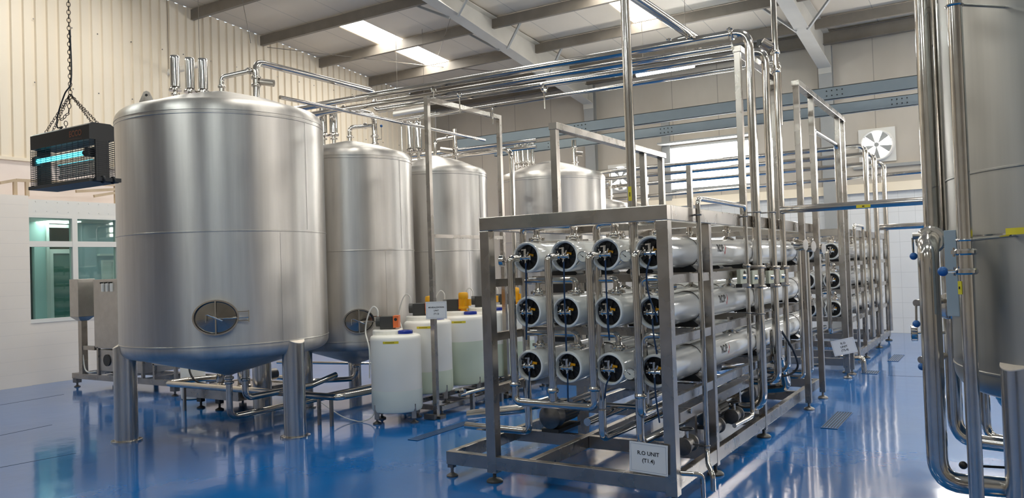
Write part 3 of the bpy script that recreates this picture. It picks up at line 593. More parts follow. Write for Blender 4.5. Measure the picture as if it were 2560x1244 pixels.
# round wall fans that let the daylight through
def fan(label, px, py, y, r, open_=True):
    p = at(px, py, 'y', y); root = thing('exhaust_fan', label, 'fan', p)
    b = MB(); s = r*1.15; seg = 32
    outer = [p+V((x, 0, z)) for x, z in ((-s, -s), (s, -s), (s, s), (-s, s))]
    b.torus(p, (0, 1, 0), r, .03, 32, 8); b.box(p.x-s, p.x+s, p.y+.03, p.y+.04, p.z-s, p.z+s); b.build('mounting_plate', M['whiteframe'], root)
    b = MB(); b.cyl(p+V((0, .005, 0)), p+V((0, .02, 0)), r*.97, 32); b.build('daylit_opening', M['win'], root)
    b = MB(); b.cyl(p-V((0, .06, 0)), p, r*.16, 16)
    for k in range(3): a = k*2.094+.4; b.bar(p-V((0, .02, 0)), p+V((math.cos(a)*r, -.02, math.sin(a)*r)), .03, .01)
    b.build('motor_bracket', M['column'], root)
    b = MB()
    for k in range(5):
        a = k*1.2566+.9; e = lambda t, q: p+V((math.cos(a+t)*r*q, -.012-.02*t, math.sin(a+t)*r*q))
        b.add([e(-.15, .16), e(-.28, .93), e(0, .95), e(.26, .93), e(.15, .16)], [(0, 1, 2, 3, 4)]); 
    b.build('blades', M['column'], root)
fan('round daylit wall fan above the far rack', 2192, 362, YB-.06, .30)
fan('round daylit wall fan behind the small tanks', 1552, 445, YB-.06, .30)
# ================================================================ insect killer on its chain
def chain(b, p, q, L=.028, wd=.0085, r=.0021):
    p, q = V(p), V(q); d = (q-p); n = max(1, int(d.length/(L*.78))); d.normalize(); s = d.cross(V((.31, .7, .2))).normalized(); t = d.cross(s)
    for k in range(n):
        c = p+(q-p)*((k+.5)/n); e = s if k % 2 else t; m = 12; rs = []
        for i in range(m):
            a = 2*math.pi*i/m; x = d*math.cos(a)*L*.5+e*math.sin(a)*wd; nn = x.normalized(); f = d.cross(e)
            rs.append([c+x+(nn*math.cos(2*math.pi*j/5)+f*math.sin(2*math.pi*j/5))*r for j in range(5)])
        b.rings(rs, 5, False, True, True)
h = ray(224, 385); h = V((h.x, h.y, 0)).normalized()*4.6; ZX, ZY = h.x, h.y
zt_, zb_ = at(224, 303, 'y', ZY).z, at(228, 447, 'y', ZY).z
ZL, ZD = .58, .135; x0, x1, y0, y1 = ZX-ZL, ZX, ZY, ZY+ZD
root = thing('insect_killer', 'black hanging insect killer with a glowing blue tube', 'insect killer', ((x0+x1)/2, (y0+y1)/2, zb_))
zc = zt_-.088
b = MB(); b.prism([(x1, y0+.0, zc), (x1, y1, zc), (x1, y1, zt_-.012), (x1, y1-.02, zt_), (x1, y0+.02, zt_), (x1, y0, zt_-.012)], (0, 0, 0), (-ZL, 0, 0)); hood = b.build('hood', M['black'], root)
vs, fs = text_mesh('ECCO', .044, bold=.0012); mx = (x0*.22+x1*.78)
b = MB(); b.add([(mx+v.x, y0-.0012, (zc+zt_)/2-.004+v.y) for v in vs], fs); b.build('brand_lettering', mat('rusty_print', (.24, .075, .03), .5), hood)
b = MB(); b.tube([(mx-.06, y0-.001, zt_-.074), (mx+.06, y0-.001, zt_-.078)], .0015, n=6); b.build('brand_line', mat('rusty_line', (.12, .045, .02), .5), hood)
MB().box(x0-.005, x1+.012, y0-.012, y1+.012, zb_-.012, zb_+.006).build('catch_tray', M['pump_grey'], root)
MB().box(x1-.012, x1+.001, (y0+y1)/2-.035, (y0+y1)/2+.035, zb_, zc).build('end_post', M['black'], root)
MB().box(x0-.001, x0+.012, (y0+y1)/2-.035, (y0+y1)/2+.035, zb_, zc).build('end_post', M['black'], root)
b = MB(); nz = 19
for k in range(nz):
    z = zb_+.012+(zc-zb_-.012)*k/nz
    for y in (y0, y1): b.cyl((x0, y, z), (x1, y, z), .0017, 4, cap=False)
    for x in (x0, x1): b.cyl((x, y0, z), (x, y1, z), .0017, 4, cap=False)
for k in range(12):
    x = x0+ZL*k/11
    for y in (y0, y1): b.cyl((x, y, zb_), (x, y, zc), .0015, 4, cap=False)
for y in (y0+.045, y1-.045):
    for x in (x0, x1): b.cyl((x, y, zb_), (x, y, zc), .0015, 4, cap=False)
b.build('guard_grille', M['rubber'], root)
zt = zc-.062; MB().tube([(x0+.02, y0+.03, zt), (x1-.10, y0+.03, zt)], .0135, n=12).build('glow_tube', M['uv'], root)
b = MB(); b.tube([(x1-.10, y0+.03, zt), (x1-.06, y0+.03, zt)], .0135, n=12); b.cbox((x1-.05, y0+.03, zt), .03, .04, .045); b.build('tube_holder', M['pump_grey'], root); MB().cbox((x0+.01, y0+.03, zt), .03, .04, .05).build('tube_holder', M['pump_grey'], root)
b = MB()
for k in range(46): x = x0+.14+(ZL-.17)*k/45; b.cyl((x, y0+.085, zb_+.06), (x, y0+.085, zc-.10), .002, 5, cap=False)
b.box(x0+.13, x1-.01, y0+.08, y0+.09, zb_+.045, zb_+.06).box(x0+.13, x1-.01, y0+.08, y0+.09, zc-.10, zc-.088); b.build('zap_grid', M['chrome'], root)
b = MB(); b.bar((x1+.03, y0+.01, zb_+.0), (x1+.03, y1+.01, zb_), .02, .02); b.torus((x1+.03, y0+.05, zb_), (0, 1, 0), .016, .006, 12, 6); b.torus((x1+.03, y1-.03, zb_), (0, 1, 0), .016, .006, 12, 6); b.build('tray_catch', M['rubber'], root)
hk = V(((x0+x1)/2+.0, (y0+y1)/2, at(174, 236, 'y', (y0+y1)/2).z))
b = MB(); chain(b, hk, V((hk.x, hk.y, roof_z(hk.y)))); b.build('hanging_chain', M['chain'], root)
b = MB()
for x, y in ((x0+.05, y0+.05), (x0+.05, y1-.05), (x1-.05, y0+.05), (x1-.05, y1-.05)): chain(b, hk, (x, y, zt_), .022, .0066, .0016)
chain(b, hk, hk+V((-.02, 0, -.10))); chain(b, hk+V((-.02, 0, -.10)), hk+V((-.10, 0, -.13))); chain(b, hk+V((-.05, 0, -.14)), hk+V((-.05, .0, -.22)))
b.build('sling_chains', M['chain'], root)
MB().curve([hk+V((.01, 0, .35)), hk+V((.012, 0, .08)), hk+V((-.02, -.02, 0)), hk+V((-.09, -.02, -.10)), hk+V((-.10, -.02, -.17)), V((x0+.18, y0+.08, zt_+.03)), V((x0+.1, y0+.08, zt_))], .004).build('power_cable', M['rubber'], root)
# ================================================================ timber rails on top of the glazed room
def rail(label, posts, bars, x):
    root = thing('guard_rail', label, 'railing', at(posts[0][0], posts[0][2], 'x', x))
    for px, ya, yb in posts: a, c = at(px, ya, 'x', x), at(px, yb, 'x', x); MB().bar((x, a.y, min(a.z, c.z)), (x, a.y, max(a.z, c.z)), .05, .05).build('post', M['wood'], root)
    for (pa, ya, pb, yb) in bars: a, c = at(pa, ya, 'x', x), at(pb, yb, 'x', x); MB().bar((x, a.y, a.z), (x, c.y, c.z), .045, .045).build('rail', M['wood'], root)
rail('beige timber railing on the room roof behind the insect killer', ((37, 452, 487), (67, 452, 490), (289, 460, 508)), ((0, 457, 40, 450), (40, 450, 292, 462), (190, 478, 290, 473), (235, 490, 290, 481)), -13.0)
# ================================================================ treatment cabinet by the window
root = thing('treatment_cabinet', 'steel control cabinet on a low skid under the window', 'cabinet', (-11.0, 6.85, 0))
yb0 = 6.6
b = MB(); b.box(-12.05, -9.45, yb0, yb0+.05, .13, .21).box(-12.05, -9.45, yb0+.65, yb0+.7, .13, .21)
for x in (-12.05, -11.3, -10.3, -9.5): b.box(x, x+.05, yb0+.05, yb0+.65, .13, .21)
b.build('skid', M['frame'], root)
for x, y in ((-11.98, yb0+.04), (-11.98, yb0+.66), (-9.6, yb0+.04), (-9.6, yb0+.66)): MB().cbox((x, y, .10), .10, .08, .07).lathe([(.015, .02), (.015, .07)], (x, y, 0), n=10).lathe([(.045, 0), (.045, .01), (.02, .025)], (x, y, 0), n=16).build('foot', M['dark_steel'], root)
b = MB(); b.box(-11.43, -10.25, yb0, yb0+.6, .60, 1.61); cb = b.build('body', M['cabinet'], root, .006)
MB().box(-11.41, -10.27, yb0-.008, yb0, .62, 1.38).build('door', M['cabinet'], root)
MB().box(-10.78, -10.75, yb0-.02, yb0-.008, .98, 1.05).build('door_handle', M['dark_steel'], root)
MB().box(-11.41, -10.27, yb0-.006, yb0, 1.40, 1.60).build('instrument_panel', M['cabinet'], root)
for k in range(3):
    x = -11.16+.11*k; f = MB().box(x-.018, x+.018, yb0-.03, yb0-.006, 1.43, 1.55).build('flow_meter', M['plastic'], root); MB().lathe([(.02, 0), (.02, .02)], (x-.03, yb0-.02, 1.548), n=10).box(x-.045, x-.01, yb0-.03, yb0-.008, 1.545, 1.56).build('knob', M['black'], f)
b = MB(); b.box(-11.41, -10.27, yb0+.02, yb0+.6, .27, .58); b.build('lower_housing', M['cabinet'], root, .006)
for x in (-11.14, -10.86): MB().cyl((x, yb0+.005, .43), (x, yb0+.02, .43), .085, 24).build('fan_grille', M['black'], root)
for x in (-11.38, -10.3): MB().box(x, x+.04, yb0, yb0+.04, .21, .62).build('upright', M['frame'], root)
b = MB(); b.box(-10.05, -9.5, yb0, yb0+.6, .40, 1.2); b.build('side_unit', M['cabinet'], root, .006)
for x in (-10.03, -9.56): MB().box(x, x+.04, yb0, yb0+.04, .21, .42).build('upright', M['frame'], root)
root = thing('control_box', 'tall control box on a post left of the steel cabinet', 'control box', (-11.75, 6.62, .21))
bx0, bx1 = -11.89, -11.66
b = MB(); b.box(bx0, bx1, 6.50, 6.76, 1.065, 1.625); b.add([(bx0, 6.50, 1.065), (bx1, 6.50, 1.065), (bx1, 6.76, 1.065), (bx0, 6.76, 1.065), (bx0+.07, 6.57, 1.0), (bx1-.07, 6.57, 1.0), (bx1-.07, 6.69, 1.0), (bx0+.07, 6.69, 1.0)], [(0, 3, 2, 1), (4, 5, 6, 7), (0, 1, 5, 4), (1, 2, 6, 5), (2, 3, 7, 6), (3, 0, 4, 7)]); b.build('enclosure', M['cabinet'], root, .004)
MB().box(-11.82, -11.73, 6.58, 6.67, .21, 1.0).build('post', M['frame'], root)
MB().bar((-11.73, 6.62, .60), (-11.42, 6.62, .60), .06, .06).build('arm', M['frame'], root)
MB().curve([(-11.74, 6.6, .5), (-11.70, 6.6, .3), (-11.6, 6.6, .24), (-11.4, 6.6, .26)], .01).build('cable', M['hose_white'], root)
# ================================================================ dosing drums
def drum_proto():
    root = thing('dosing_drum', 'short white drum nearest the camera, standing alone on four legs', 'drum', (0, 0, 0), 'white dosing drums')
    z0, h, r = .115, .80, .268; zt = z0+h
    b = MB(); b.lathe([(.05, z0), (r-.035, z0+.002), (r-.012, z0+.012), (r, z0+.04), (r, zt-.05), (r-.002, zt-.022), (r-.012, zt-.007), (r-.03, zt), (.03, zt+.008)], n=44)
    b.build('body', M['plastic'], root)
    e, f = CRH, CFH; c = -e*.05+f*.07
    out = [c+e*math.cos(a)*.205+f*math.sin(a)*.175 for a in [R_(60+k*12) for k in range(0, 21)]]
    b = MB(); b.plate([V((p.x, p.y, zt-.01)) for p in out], .062); b.build('raised_shelf', M['plastic'], root, .012)
    lc = e*.115-f*.06
    b = MB(); b.lathe([(.082, -.004), (.082, .012)], lc+V((0, 0, zt)), n=28); b.build('lid_collar', M['plastic'], root)
    b = MB(); n = 28; rs = []
    for hh, rr in ((.008, .076), (.01, .08), (.04, .08), (.047, .072), (.047, .05), (.034, .046)):
        rs.append([lc+V((math.cos(2*math.pi*j/n)*(rr-(.003 if j % 2 and rr > .075 else 0)), math.sin(2*math.pi*j/n)*(rr-(.003 if j % 2 and rr > .075 else 0)), zt+hh)) for j in range(n)])
    b.rings(rs, n); b.build('screw_lid', M['blue_lid'], root)
    b = MB()
    for k in range(9):
        a0, a1 = [math.atan2(-CFH.y, -CFH.x)-.36+.62*(k+i)/9 for i in (0, 1)]; R = r+.0012
        b.add([(math.cos(a)*R, math.sin(a)*R, zz) for a in (a0, a1) for zz in (zt-.075, zt-.05)], [(0, 2, 3, 1)], True)
    lab = b.build('yellow_label', M['yellow'], root)
    b = MB()
    for k in range(7):
        a0, a1 = [math.atan2(-CFH.y, -CFH.x)-.25+.45*(k+i)/9 for i in (0, .7)]; R = r+.0022
        b.add([(math.cos(a)*R, math.sin(a)*R, zz) for a in (a0, a1) for zz in (zt-.066, zt-.0595)], [(0, 2, 3, 1)], True)
    b.build('label_print', M['ink'], lab)
    # dosing pump on the raised shelf
    p = -e*.115+f*.115+V((0, 0, zt+.052)); z = lambda h: V((0, 0, h))
    b = MB(); b.bar(p-e*.06+z(.08), p+e*.085+z(.08), .12, .115, f); b.bar(p-e*.06+z(.012), p+e*.10+z(.012), .11, .02)
    pm = b.build('dosing_pump', M['pump_grey'], root, .006)
    b = MB(); b.cyl(p-e*.06+z(.085), p-e*.105+z(.085), .056, 20); b.build('pump_head', M['pump_grey'], pm)
    b = MB(); b.bar(p+e*.086+z(.08), p+e*.145+z(.08), .128, .145, f); b.build('control_panel', M['orange'], pm)
    b = MB(); b.cyl(p+e*.115-f*.064+z(.105), p+e*.115-f*.073+z(.105), .017, 14); b.build('control_knob', M['ink'], pm)
    b = MB(); b.bar(p+e*.10-f*.066+z(.05), p+e*.138-f*.066+z(.042), .006, .026); b.build('display', M['ink'], pm)
    b = MB(); b.curve([p-e*.085+z(.13), p-e*.09+z(.21), p-e*.135+z(.245), p-e*.19+z(.16), p-e*.225+z(-.02), -e*.275-f*.04+z(zt-.15), -e*.28-f*.05+z(z0+.35)], .008); b.build('dosing_hose', M['hose_white'], pm)
    for sx, sy in ((-1, -1), (1, -1), (-1, 1), (1, 1)):
        q = e*sx*.195+f*sy*.15; b = MB(); b.bar(q+V((0, 0, .05)), q+V((0, 0, .20 if sy < 0 else .116)), .045, .045, f); lg = b.build('leg', M['frame'], root)
        b = MB(); b.lathe([(.045, 0), (.045, .012), (.02, .024), (.012, .03), (.012, .055)], q, n=16); b.build('foot', M['dark_steel'], lg)
    return root
d0 = drum_proto()
def liquid(root, z0, z1, m, r=.2695):
    b = MB(); b.lathe([(r-.03, z0), (r-.011, z0+.009), (r, z0+.04), (r, z1)], (0, 0, 0), n=44, cap=False); o = b.build('liquid_fill', M[m]); o.parent = root; return o
motor = MB()
def add_motor(root, zt):
    c = V((0, 0, zt))+CRH*.03+CFH*.06; b = MB(); b.lathe([(.058, 0), (.058, .05), (.04, .055), (.04, .075), (.062, .08), (.062, .10), (.052, .104)], c, n=24)
    g = b.build('agitator_gearbox', M['motor']); g.parent = root
    b = MB(); n = 48; rs = []
    for h, r in ((.10, .05), (.20, .05)): rs.append([c+V((math.cos(2*math.pi*j/n)*(r+(.006 if j % 2 else 0)), math.sin(2*math.pi*j/n)*(r+(.006 if j % 2 else 0)), h)) for j in range(n)])
    b.rings(rs, n, True, False); b.lathe([(.057, .20), (.06, .215), (.06, .255), (.05, .27), (.02, .275)], c, n=24); q = c+CRH*.06; b.cbox(q+V((0, 0, .15)), .05, .05, .08)
    g = b.build('agitator_motor', M['motor']); g.parent = root
d0.location = (-5.56, 6.49, 0)
rest = ((-5.60, 7.10, .105, 'white drum behind the mineralization sign, part filled with greenish liquid', .36, 'plastic_green', 1), (-5.55, 7.68, .12, 'white drum right of the mineralization sign with the fullest green liquid', .62, 'plastic_green', 1),
        (-5.55, 8.28, .13, 'white drum seen through the gap left of the front rack post', .52, 'plastic_green', 1), (-5.55, 8.86, .13, 'farthest white drum, mostly behind the riser pipes of the front rack', .5, 'plastic_green', 1))
drs = []
for x, y, z, lab, lv, mm, mot in rest:
    c = copy_thing(d0, (x, y, z), lab); liquid(c, .115, lv, mm); add_motor(c, .915); drs.append(c)
liquid(d0, .115, .345, 'plastic_wet')
# low skid that carries the four far drums
root = thing('drum_skid', 'low steel skid under the row of drums with green liquid', 'skid', (-5.55, 8.0, 0))
b = MB(); z0 = .06
for x in (-5.83, -5.30): b.box(x, x+.05, 6.86, 9.2, z0, z0+.05)
for y in (6.86, 7.4, 8.0, 8.6, 9.15): b.box(-5.78, -5.30, y, y+.05, z0, z0+.05)
b.build('frame', M['frame'], root)
for y in (6.9, 8.0, 9.1):
    for x in (-5.8, -5.28): MB().lathe([(.045, 0), (.045, .012), (.014, .025), (.014, .06)], (x, y, 0), n=12).build('foot', M['dark_steel'], root)
o = pipe('thin drain header along the foot of the drum row', [(-5.17, 7.08, .20), (-5.17, 9.3, .20)], .021)
for y in (7.12, 7.72, 8.28, 8.86):
    b = MB(); b.cyl((-5.17, y, .20), (-5.17, y, .255), .02, 12); b.cyl((-5.25, y, .24), (-5.12, y, .24), .024, 12); b.cyl((-5.17, y-.045, .24), (-5.17, y+.02, .27), .008, 8); b.build('drain_valve', M['steel'], o)
    MB().cyl((-5.17, y-.05, .24), (-5.17, y-.062, .238), .016, 12).build('valve_cap', M['black'], o)
    MB().bar((-5.17, y+.2, .0), (-5.17, y+.2, .18), .04, .04).build('support', M['frame'], o)
# overhead frame of the dosing unit and its sign
root = thing('support_frame', 'tall two-post steel frame carrying the mineralization sign', 'frame', (-5.25, 7.45, 0))
for y in (6.76, 8.19): lg = MB().bar((-5.25, y, .02), (-5.25, y, 3.42), .05, .05, (0, 1, 0)).build('post', M['frame'], root); MB().box(-5.31, -5.16, y-.05, y+.05, 0, .03).bar((-5.33, y-.09, .03), (-5.19, y-.09, .03), .05, .05).build('foot_plate', M['dark_steel'], lg)
MB().bar((-5.25, 6.735, 3.445), (-5.25, 8.215, 3.445), .05, .05).build('top_rail', M['frame'], root)
MB().bar((-5.25, 6.785, 1.955), (-5.25, 8.165, 1.955), .045, .04).build('middle_rail', M['frame'], root)
def sign(label, p, ex, ez, lines, sizes, w, h, bold=.01, plastic=True):
    """paper in a clear sleeve: p centre, ex right, ez up"""
    p, ex, ez = V(p), V(ex).normalized(), V(ez).normalized(); n = ex.cross(ez)
    b = MB(); b.bar(p-ex*w/2, p+ex*w/2, h, .003, n); o = tag(b.build('paper_sign', M['paper']), label, 'sign')
    b = MB(); m = .012
    for a, c in (((-1, -1), (1, -1)), ((1, -1), (1, 1)), ((1, 1), (-1, 1)), ((-1, 1), (-1, -1))):
        b.bar(p+ex*a[0]*(w/2-m)+ez*a[1]*(h/2-m)+n*.002, p+ex*c[0]*(w/2-m)+ez*c[1]*(h/2-m)+n*.002, .0018, .001, n)
    b.build('border_line', mat('blue_grey_line', (.35, .38, .48), .5), o)
    b = MB()
    for (t, dy), s in zip(lines, sizes):
        vs, fs = text_mesh(t, s, bold=bold*s); b.add([p+ex*v.x+ez*(v.y+dy)+n*.0025 for v in vs], fs)
    b.build('lettering', M['ink'], o, fix=False); return o
so = at(1090, 775, 'y', 6.71)
sign('paper sign reading MINIRALIZATION UNIT on the dosing frame post', (so.x, 6.715, so.z), CRH, (0, 0, 1), (('MINIRALIZATION', .030), ('UNIT', -.004), ('(T1.2)', -.038)), (.0215, .0235, .0235), .225, .185, .02)
# ================================================================ membrane racks
PX, PZ = (-3.03, -2.71, -2.38, -2.045), (.86, 1.258, 1.663)
def rack(label, Y, L, posts_r, posts_l, tall=(), front=True):
    root = thing('membrane_rack', label, 'rack', (-2.6, Y+L/2, 0), 'membrane racks'); w = .08; h = w/2; fr = M['frame']; xr, xl = -1.9, -3.3; zt = 1.97
    def post(x, y, z1=zt-.10, ww=w):
        p = MB().box(x-ww/2, x+ww/2, y-ww/2, y+ww/2, .07, z1).build('post', fr, root, .004)
        MB().lathe([(.062, 0), (.062, .010), (.05, .022), (.02, .03), (.013, .034), (.013, .075)], (x, y, 0), n=18).build('foot', M['pump_grey'], p)
    for x, y in [(xl, Y+h), (xr, Y+h)]: post(x, y)
    for y in posts_r: post(xr, y, ww=.06)
    for y in posts_l: post(xl, y)
    # top frame: deep flat rails
    MB().box(xl-h, xr+h, Y, Y+w, zt-.10, zt).build('top_rail', fr, root, .004); MB().box(xl-h, xr+h, Y+L-w, Y+L, zt-.10, zt).build('top_rail', fr, root, .004)
    MB().box(xr-h, xr+h, Y+w, Y+L-w, zt-.10, zt).build('top_rail', fr, root, .004); MB().box(xl-h, xl+h, Y+w, Y+L-w, zt-.10, zt).build('top_rail', fr, root, .004)
    MB().box(xl+h, xr-h, Y+1.5, Y+1.56, zt-.09, zt-.03).build('cross_rail', fr, root); MB().box(xl+h, xr-h, Y+3.1, Y+3.16, zt-.09, zt-.03).build('cross_rail', fr, root)
    # base frame
    zb, hb = .095, .10
    MB().box(-3.72, xr+h-.003, Y+.003, Y+.06, zb, zb+hb).build('base_rail', fr, root, .004)
    for x in (-3.69, -2.98, xr): MB().box(x-.027, x+.027, Y+.06, Y+L, zb, zb+hb).build('base_rail', fr, root, .004)
    for y in (Y+.92, Y+2.3, Y+3.7, Y+L-.06):
        MB().box(-3.67, -3.01, y, y+.06, zb, zb+hb-.002).build('base_rail', fr, root); MB().box(-2.95, xr-.03, y, y+.06, zb, zb+hb-.002).build('base_rail', fr, root)
    MB().box(-3.71, -3.66, Y+.005, Y+.05, .07, .097).lathe([(.045, 0), (.045, .01), (.02, .025), (.012, .03), (.012, .075)], (-3.685, Y+.03, 0), n=16).build('foot', M['dark_steel'], root)
    MB().box(-3.71, -3.66, Y+L-.05, Y+L, .07, .097).lathe([(.045, 0), (.045, .01), (.02, .025), (.012, .03), (.012, .075)], (-3.685, Y+L-.03, 0), n=16).build('foot', M['dark_steel'], root)
    # shelves under each row of vessels
    for z in PZ:
        zs = z-.115-.035
        for y in (Y+.62, Y+2.3, Y+3.85): MB().box(xl+h, xr-h, y, y+.06, zs-.06, zs).build('shelf_rail', fr, root)
        for x in (xl, xr): MB().box(x-.022, x+.022, Y+w, Y+L-w, zs-.065, zs-.005).build('side_rail', fr, root)
    return root
r1 = rack('front steel rack holding twelve white pressure vessels', 4.89, 4.68, (5.80, 7.19), (6.4, 7.9, 9.5))
r2 = rack('second steel rack farther along the aisle near the tiled wall', 11.52, 4.7, (13.3, 14.8, 16.1), (13.0, 16.1))
def post_tall(label, ys, z, x=-1.9, rail=None, w=.06, z0=.07):
    root = thing('overhead_frame', label, 'frame', (x, ys[0], 0 if z0 < .5 else z0))
    for y in ys:
        MB().box(x-w/2, x+w/2, y-w/2, y+w/2, z0, z-w).build('post', M['frame'], root, .003)
        if z0 < .5: MB().lathe([(.055, 0), (.055, .010), (.045, .022), (.013, .034), (.013, .075)], (x, y, 0), n=16).build('foot', M['dark_steel'], root)
    a, c = rail or (ys[0], ys[-1]); MB().box(x-w/2-.01, x+w/2+.01, a-w/2, c+w/2, z-w, z).build('top_rail', M['frame'], root, .003); return root
post_tall('tall frame beside the first risers of the front rack', (7.06, 8.30), 3.50, -1.965, w=.055, z0=1.98)
post_tall('tall frame bridging from the front rack to the second rack', (8.66, 9.40, 11.05, 11.40), 3.46, -1.81, w=.06)
f2 = post_tall('tall frame standing on the far edge of the front rack top', (5.95, 7.9, 8.42, 9.35), 2.82, -3.25, (5.95, 8.46), .06, 1.97)
def vessel_proto(L):
    root = thing('pressure_vessel', 'proto', 'vessel', (0, 0, 0), 'white pressure vessels'); r = .115; ay = (0, 1, 0)
    b = MB(); b.lathe([(.088, .07), (.094, .066), (.096, .004), (.099, 0), (.110, .001), (.1145, .007), (r, .03), (r, .16), (r-.002, .17), (r-.002, L-.17), (r, L-.16), (r, L-.02), (.10, L)], (0, 0, 0), ay, 40); b.build('shell', M['white_gloss'], root)
    b = MB(); b.cyl((0, .045, 0), (0, .06, 0), .0945, 32)
    for k in range(10): a = 2*math.pi*k/10; b.bar((math.cos(a)*.03, .042, math.sin(a)*.03), (math.cos(a)*.088, .042, math.sin(a)*.088), .01, .012, ay)
    b.torus((0, .045, 0), ay, .086, .006, 28, 6); ep = b.build('end_plate', M['black'], root)
    b = MB(); b.cyl((0, .05, 0), (0, -.005, 0), .026, 16); b.cyl((-.055, -.012, -.004), (.042, -.012, -.004), .0125, 14); b.lathe([(.0125, 0), (.019, .002), (.019, .008), (.014, .010)], (.040, -.012, -.004), (1, 0, 0), 16)
    b.cyl((0, -.012, 0), (0, -.012, .062), .011, 12); b.bar((-.03, -.012, .055), (.012, -.012, .058), .008, .01); b.torus((-.03, -.01, 0), (1, 0, 0), .02, .006, 16, 6); b.torus((.012, -.01, 0), (1, 0, 0), .018, .005, 16, 6)
    b.bar((-.04, -.012, .022), (-.045, -.012, .045), .008, .008); b.bar((.02, -.012, .015), (.03, -.012, .04), .008, .01); b.cyl((0, -.012, -.004), (0, -.012, -.045), .006, 8)
    vf = b.build('port_valve', M['chrome'], ep); MB().ball((-.048, -.014, .05), .013, 10).build('valve_knob', M['black'], ep)
    MB().bar((.014, .025, .02), (.045, .035, .014), .010, .016).build('yellow_handle', M['motor'], ep)
    for y in (.66, 2.3, 3.9):
        if y > L-.2: continue
        b = MB(); b.torus((0, y, 0), ay, r+.0005, .0035, 36, 6, up=(0, 0, 1)); b.cyl((.10, y, -.07), (.112, y, -.10), .006, 8); b.build('strap', M['dark_steel'], root)
        b = MB(); b.prism([(-.10, y-.06, -.15), (.10, y-.06, -.15), (.115, y-.06, -.135), (.07, y-.06, -.098), (0, y-.06, -.117), (-.07, y-.06, -.098), (-.115, y-.06, -.135)], (0, 0, 0), (0, .12, 0)); b.build('saddle', M['black'], root)
    b = MB(); b.lathe([(.030, .098), (.030, .118), (.046, .122), (.05, .130), (.05, .142), (.046, .150), (.03, .154), (.026, .17)], (0, .17, 0), n=22); b.bar((.045, .17, .136), (.066, .17, .136), .014, .022).bar((-.045, .17, .136), (-.066, .17, .136), .014, .022)
    b.build('top_coupling', M['steel'], root)
    b = MB(); b.lathe([(.07, .105), (.04, .125), (.022, .135), (.022, .165), (.036, .17), (.036, .185), (.022, .19), (.022, .24)], (0, 1.75, 0), n=20); b.build('inspection_port', M['steel'], root)
    return root
vp = vessel_proto(4.45)
rown = ('bottom', 'middle', 'top'); coln = ('nearest the left post', 'second from the left post', 'third from the left post', 'nearest the right post')
VES = {}
first = True
for i, z in enumerate(PZ):
    for j, x in enumerate(PX):
        lab = 'white pressure vessel in the %s row of the front rack, %s' % (rown[i], coln[j])
        if first: o = vp; first = False; o.location = (x, 5.04, z); o['label'] = lab; o['group'] = 'vessels in the front rack'
        else: o = copy_thing(vp, (x, 5.04, z), lab, 'vessels in the front rack')
        VES[i, j] = o
for i, z in enumerate(PZ):
    for j in (2, 3):
        copy_thing(vp, (PX[j]-.02, 11.66, z), '%s vessel of the %s row in the far rack by the tiled wall' % (('left', 'right')[j-2], rown[i]), 'vessels in the far rack')
# printed marks on the three vessels that face the aisle
vsR, fsR = text_mesh('ROP', .085, 'LEFT', .12, .002)
mxw = max(v.x for v in vsR)
def on_vessel(vs, fs, y0, a0, r=.1145):
    b = MB(); b.add([(math.cos(a0+v.y/r)*(r+.0006), y0+v.x, math.sin(a0+v.y/r)*(r+.0006)) for v in vs], fs); return b
LOGO_Y = 1.12
for i in range(3):
    y0, a0 = LOGO_Y, .22
    o = on_vessel(vsR, fsR, y0, a0).build('printed_letters', M['ink'], fix=False); o.parent = VES[i, 3]
    sw = [(mxw+.004, -.03), (mxw+.020, -.052), (mxw+.050, .0), (mxw+.082, .105), (mxw+.060, .03), (mxw+.026, -.018)]
    o = on_vessel([V((a, c, 0)) for a, c in sw], [(0, 1, 5), (1, 2, 4, 5), (2, 3, 4)], y0, a0).build('red_swoosh', M['red'], fix=False); o.parent = VES[i, 3]
# blue sample hoses
for (i, j), o in VES.items():
    ln = ((.24, .26, .18, .30), (.10, .24, .12, .24), (.57, .44, .56, .5))[i][j]; sx = .012*(j-1.5)
    pts = [V((.004, -.012, -.04)), V((.006, -.018, -.04-ln*.2)), V((.012+sx*.3, -.03, -.04-ln*.55)), V((.014+sx, -.026, -.04-ln))]
    if (i, j) == (2, 3): pts = [V((.004, -.012, -.04)), V((-.02, -.03, -.14)), V((-.01, -.035, -.27)), V((.035, -.03, -.42)), V((.045, -.03, -.47))]
    if (i, j) == (0, 2): pts = [V((.01, -.012, -.04)), V((-.015, -.03, -.11)), V((-.03, -.03, -.20))]
    h = MB().curve(pts, .0062, 8).build('sample_hose', M['hose_blue']); h.parent = o
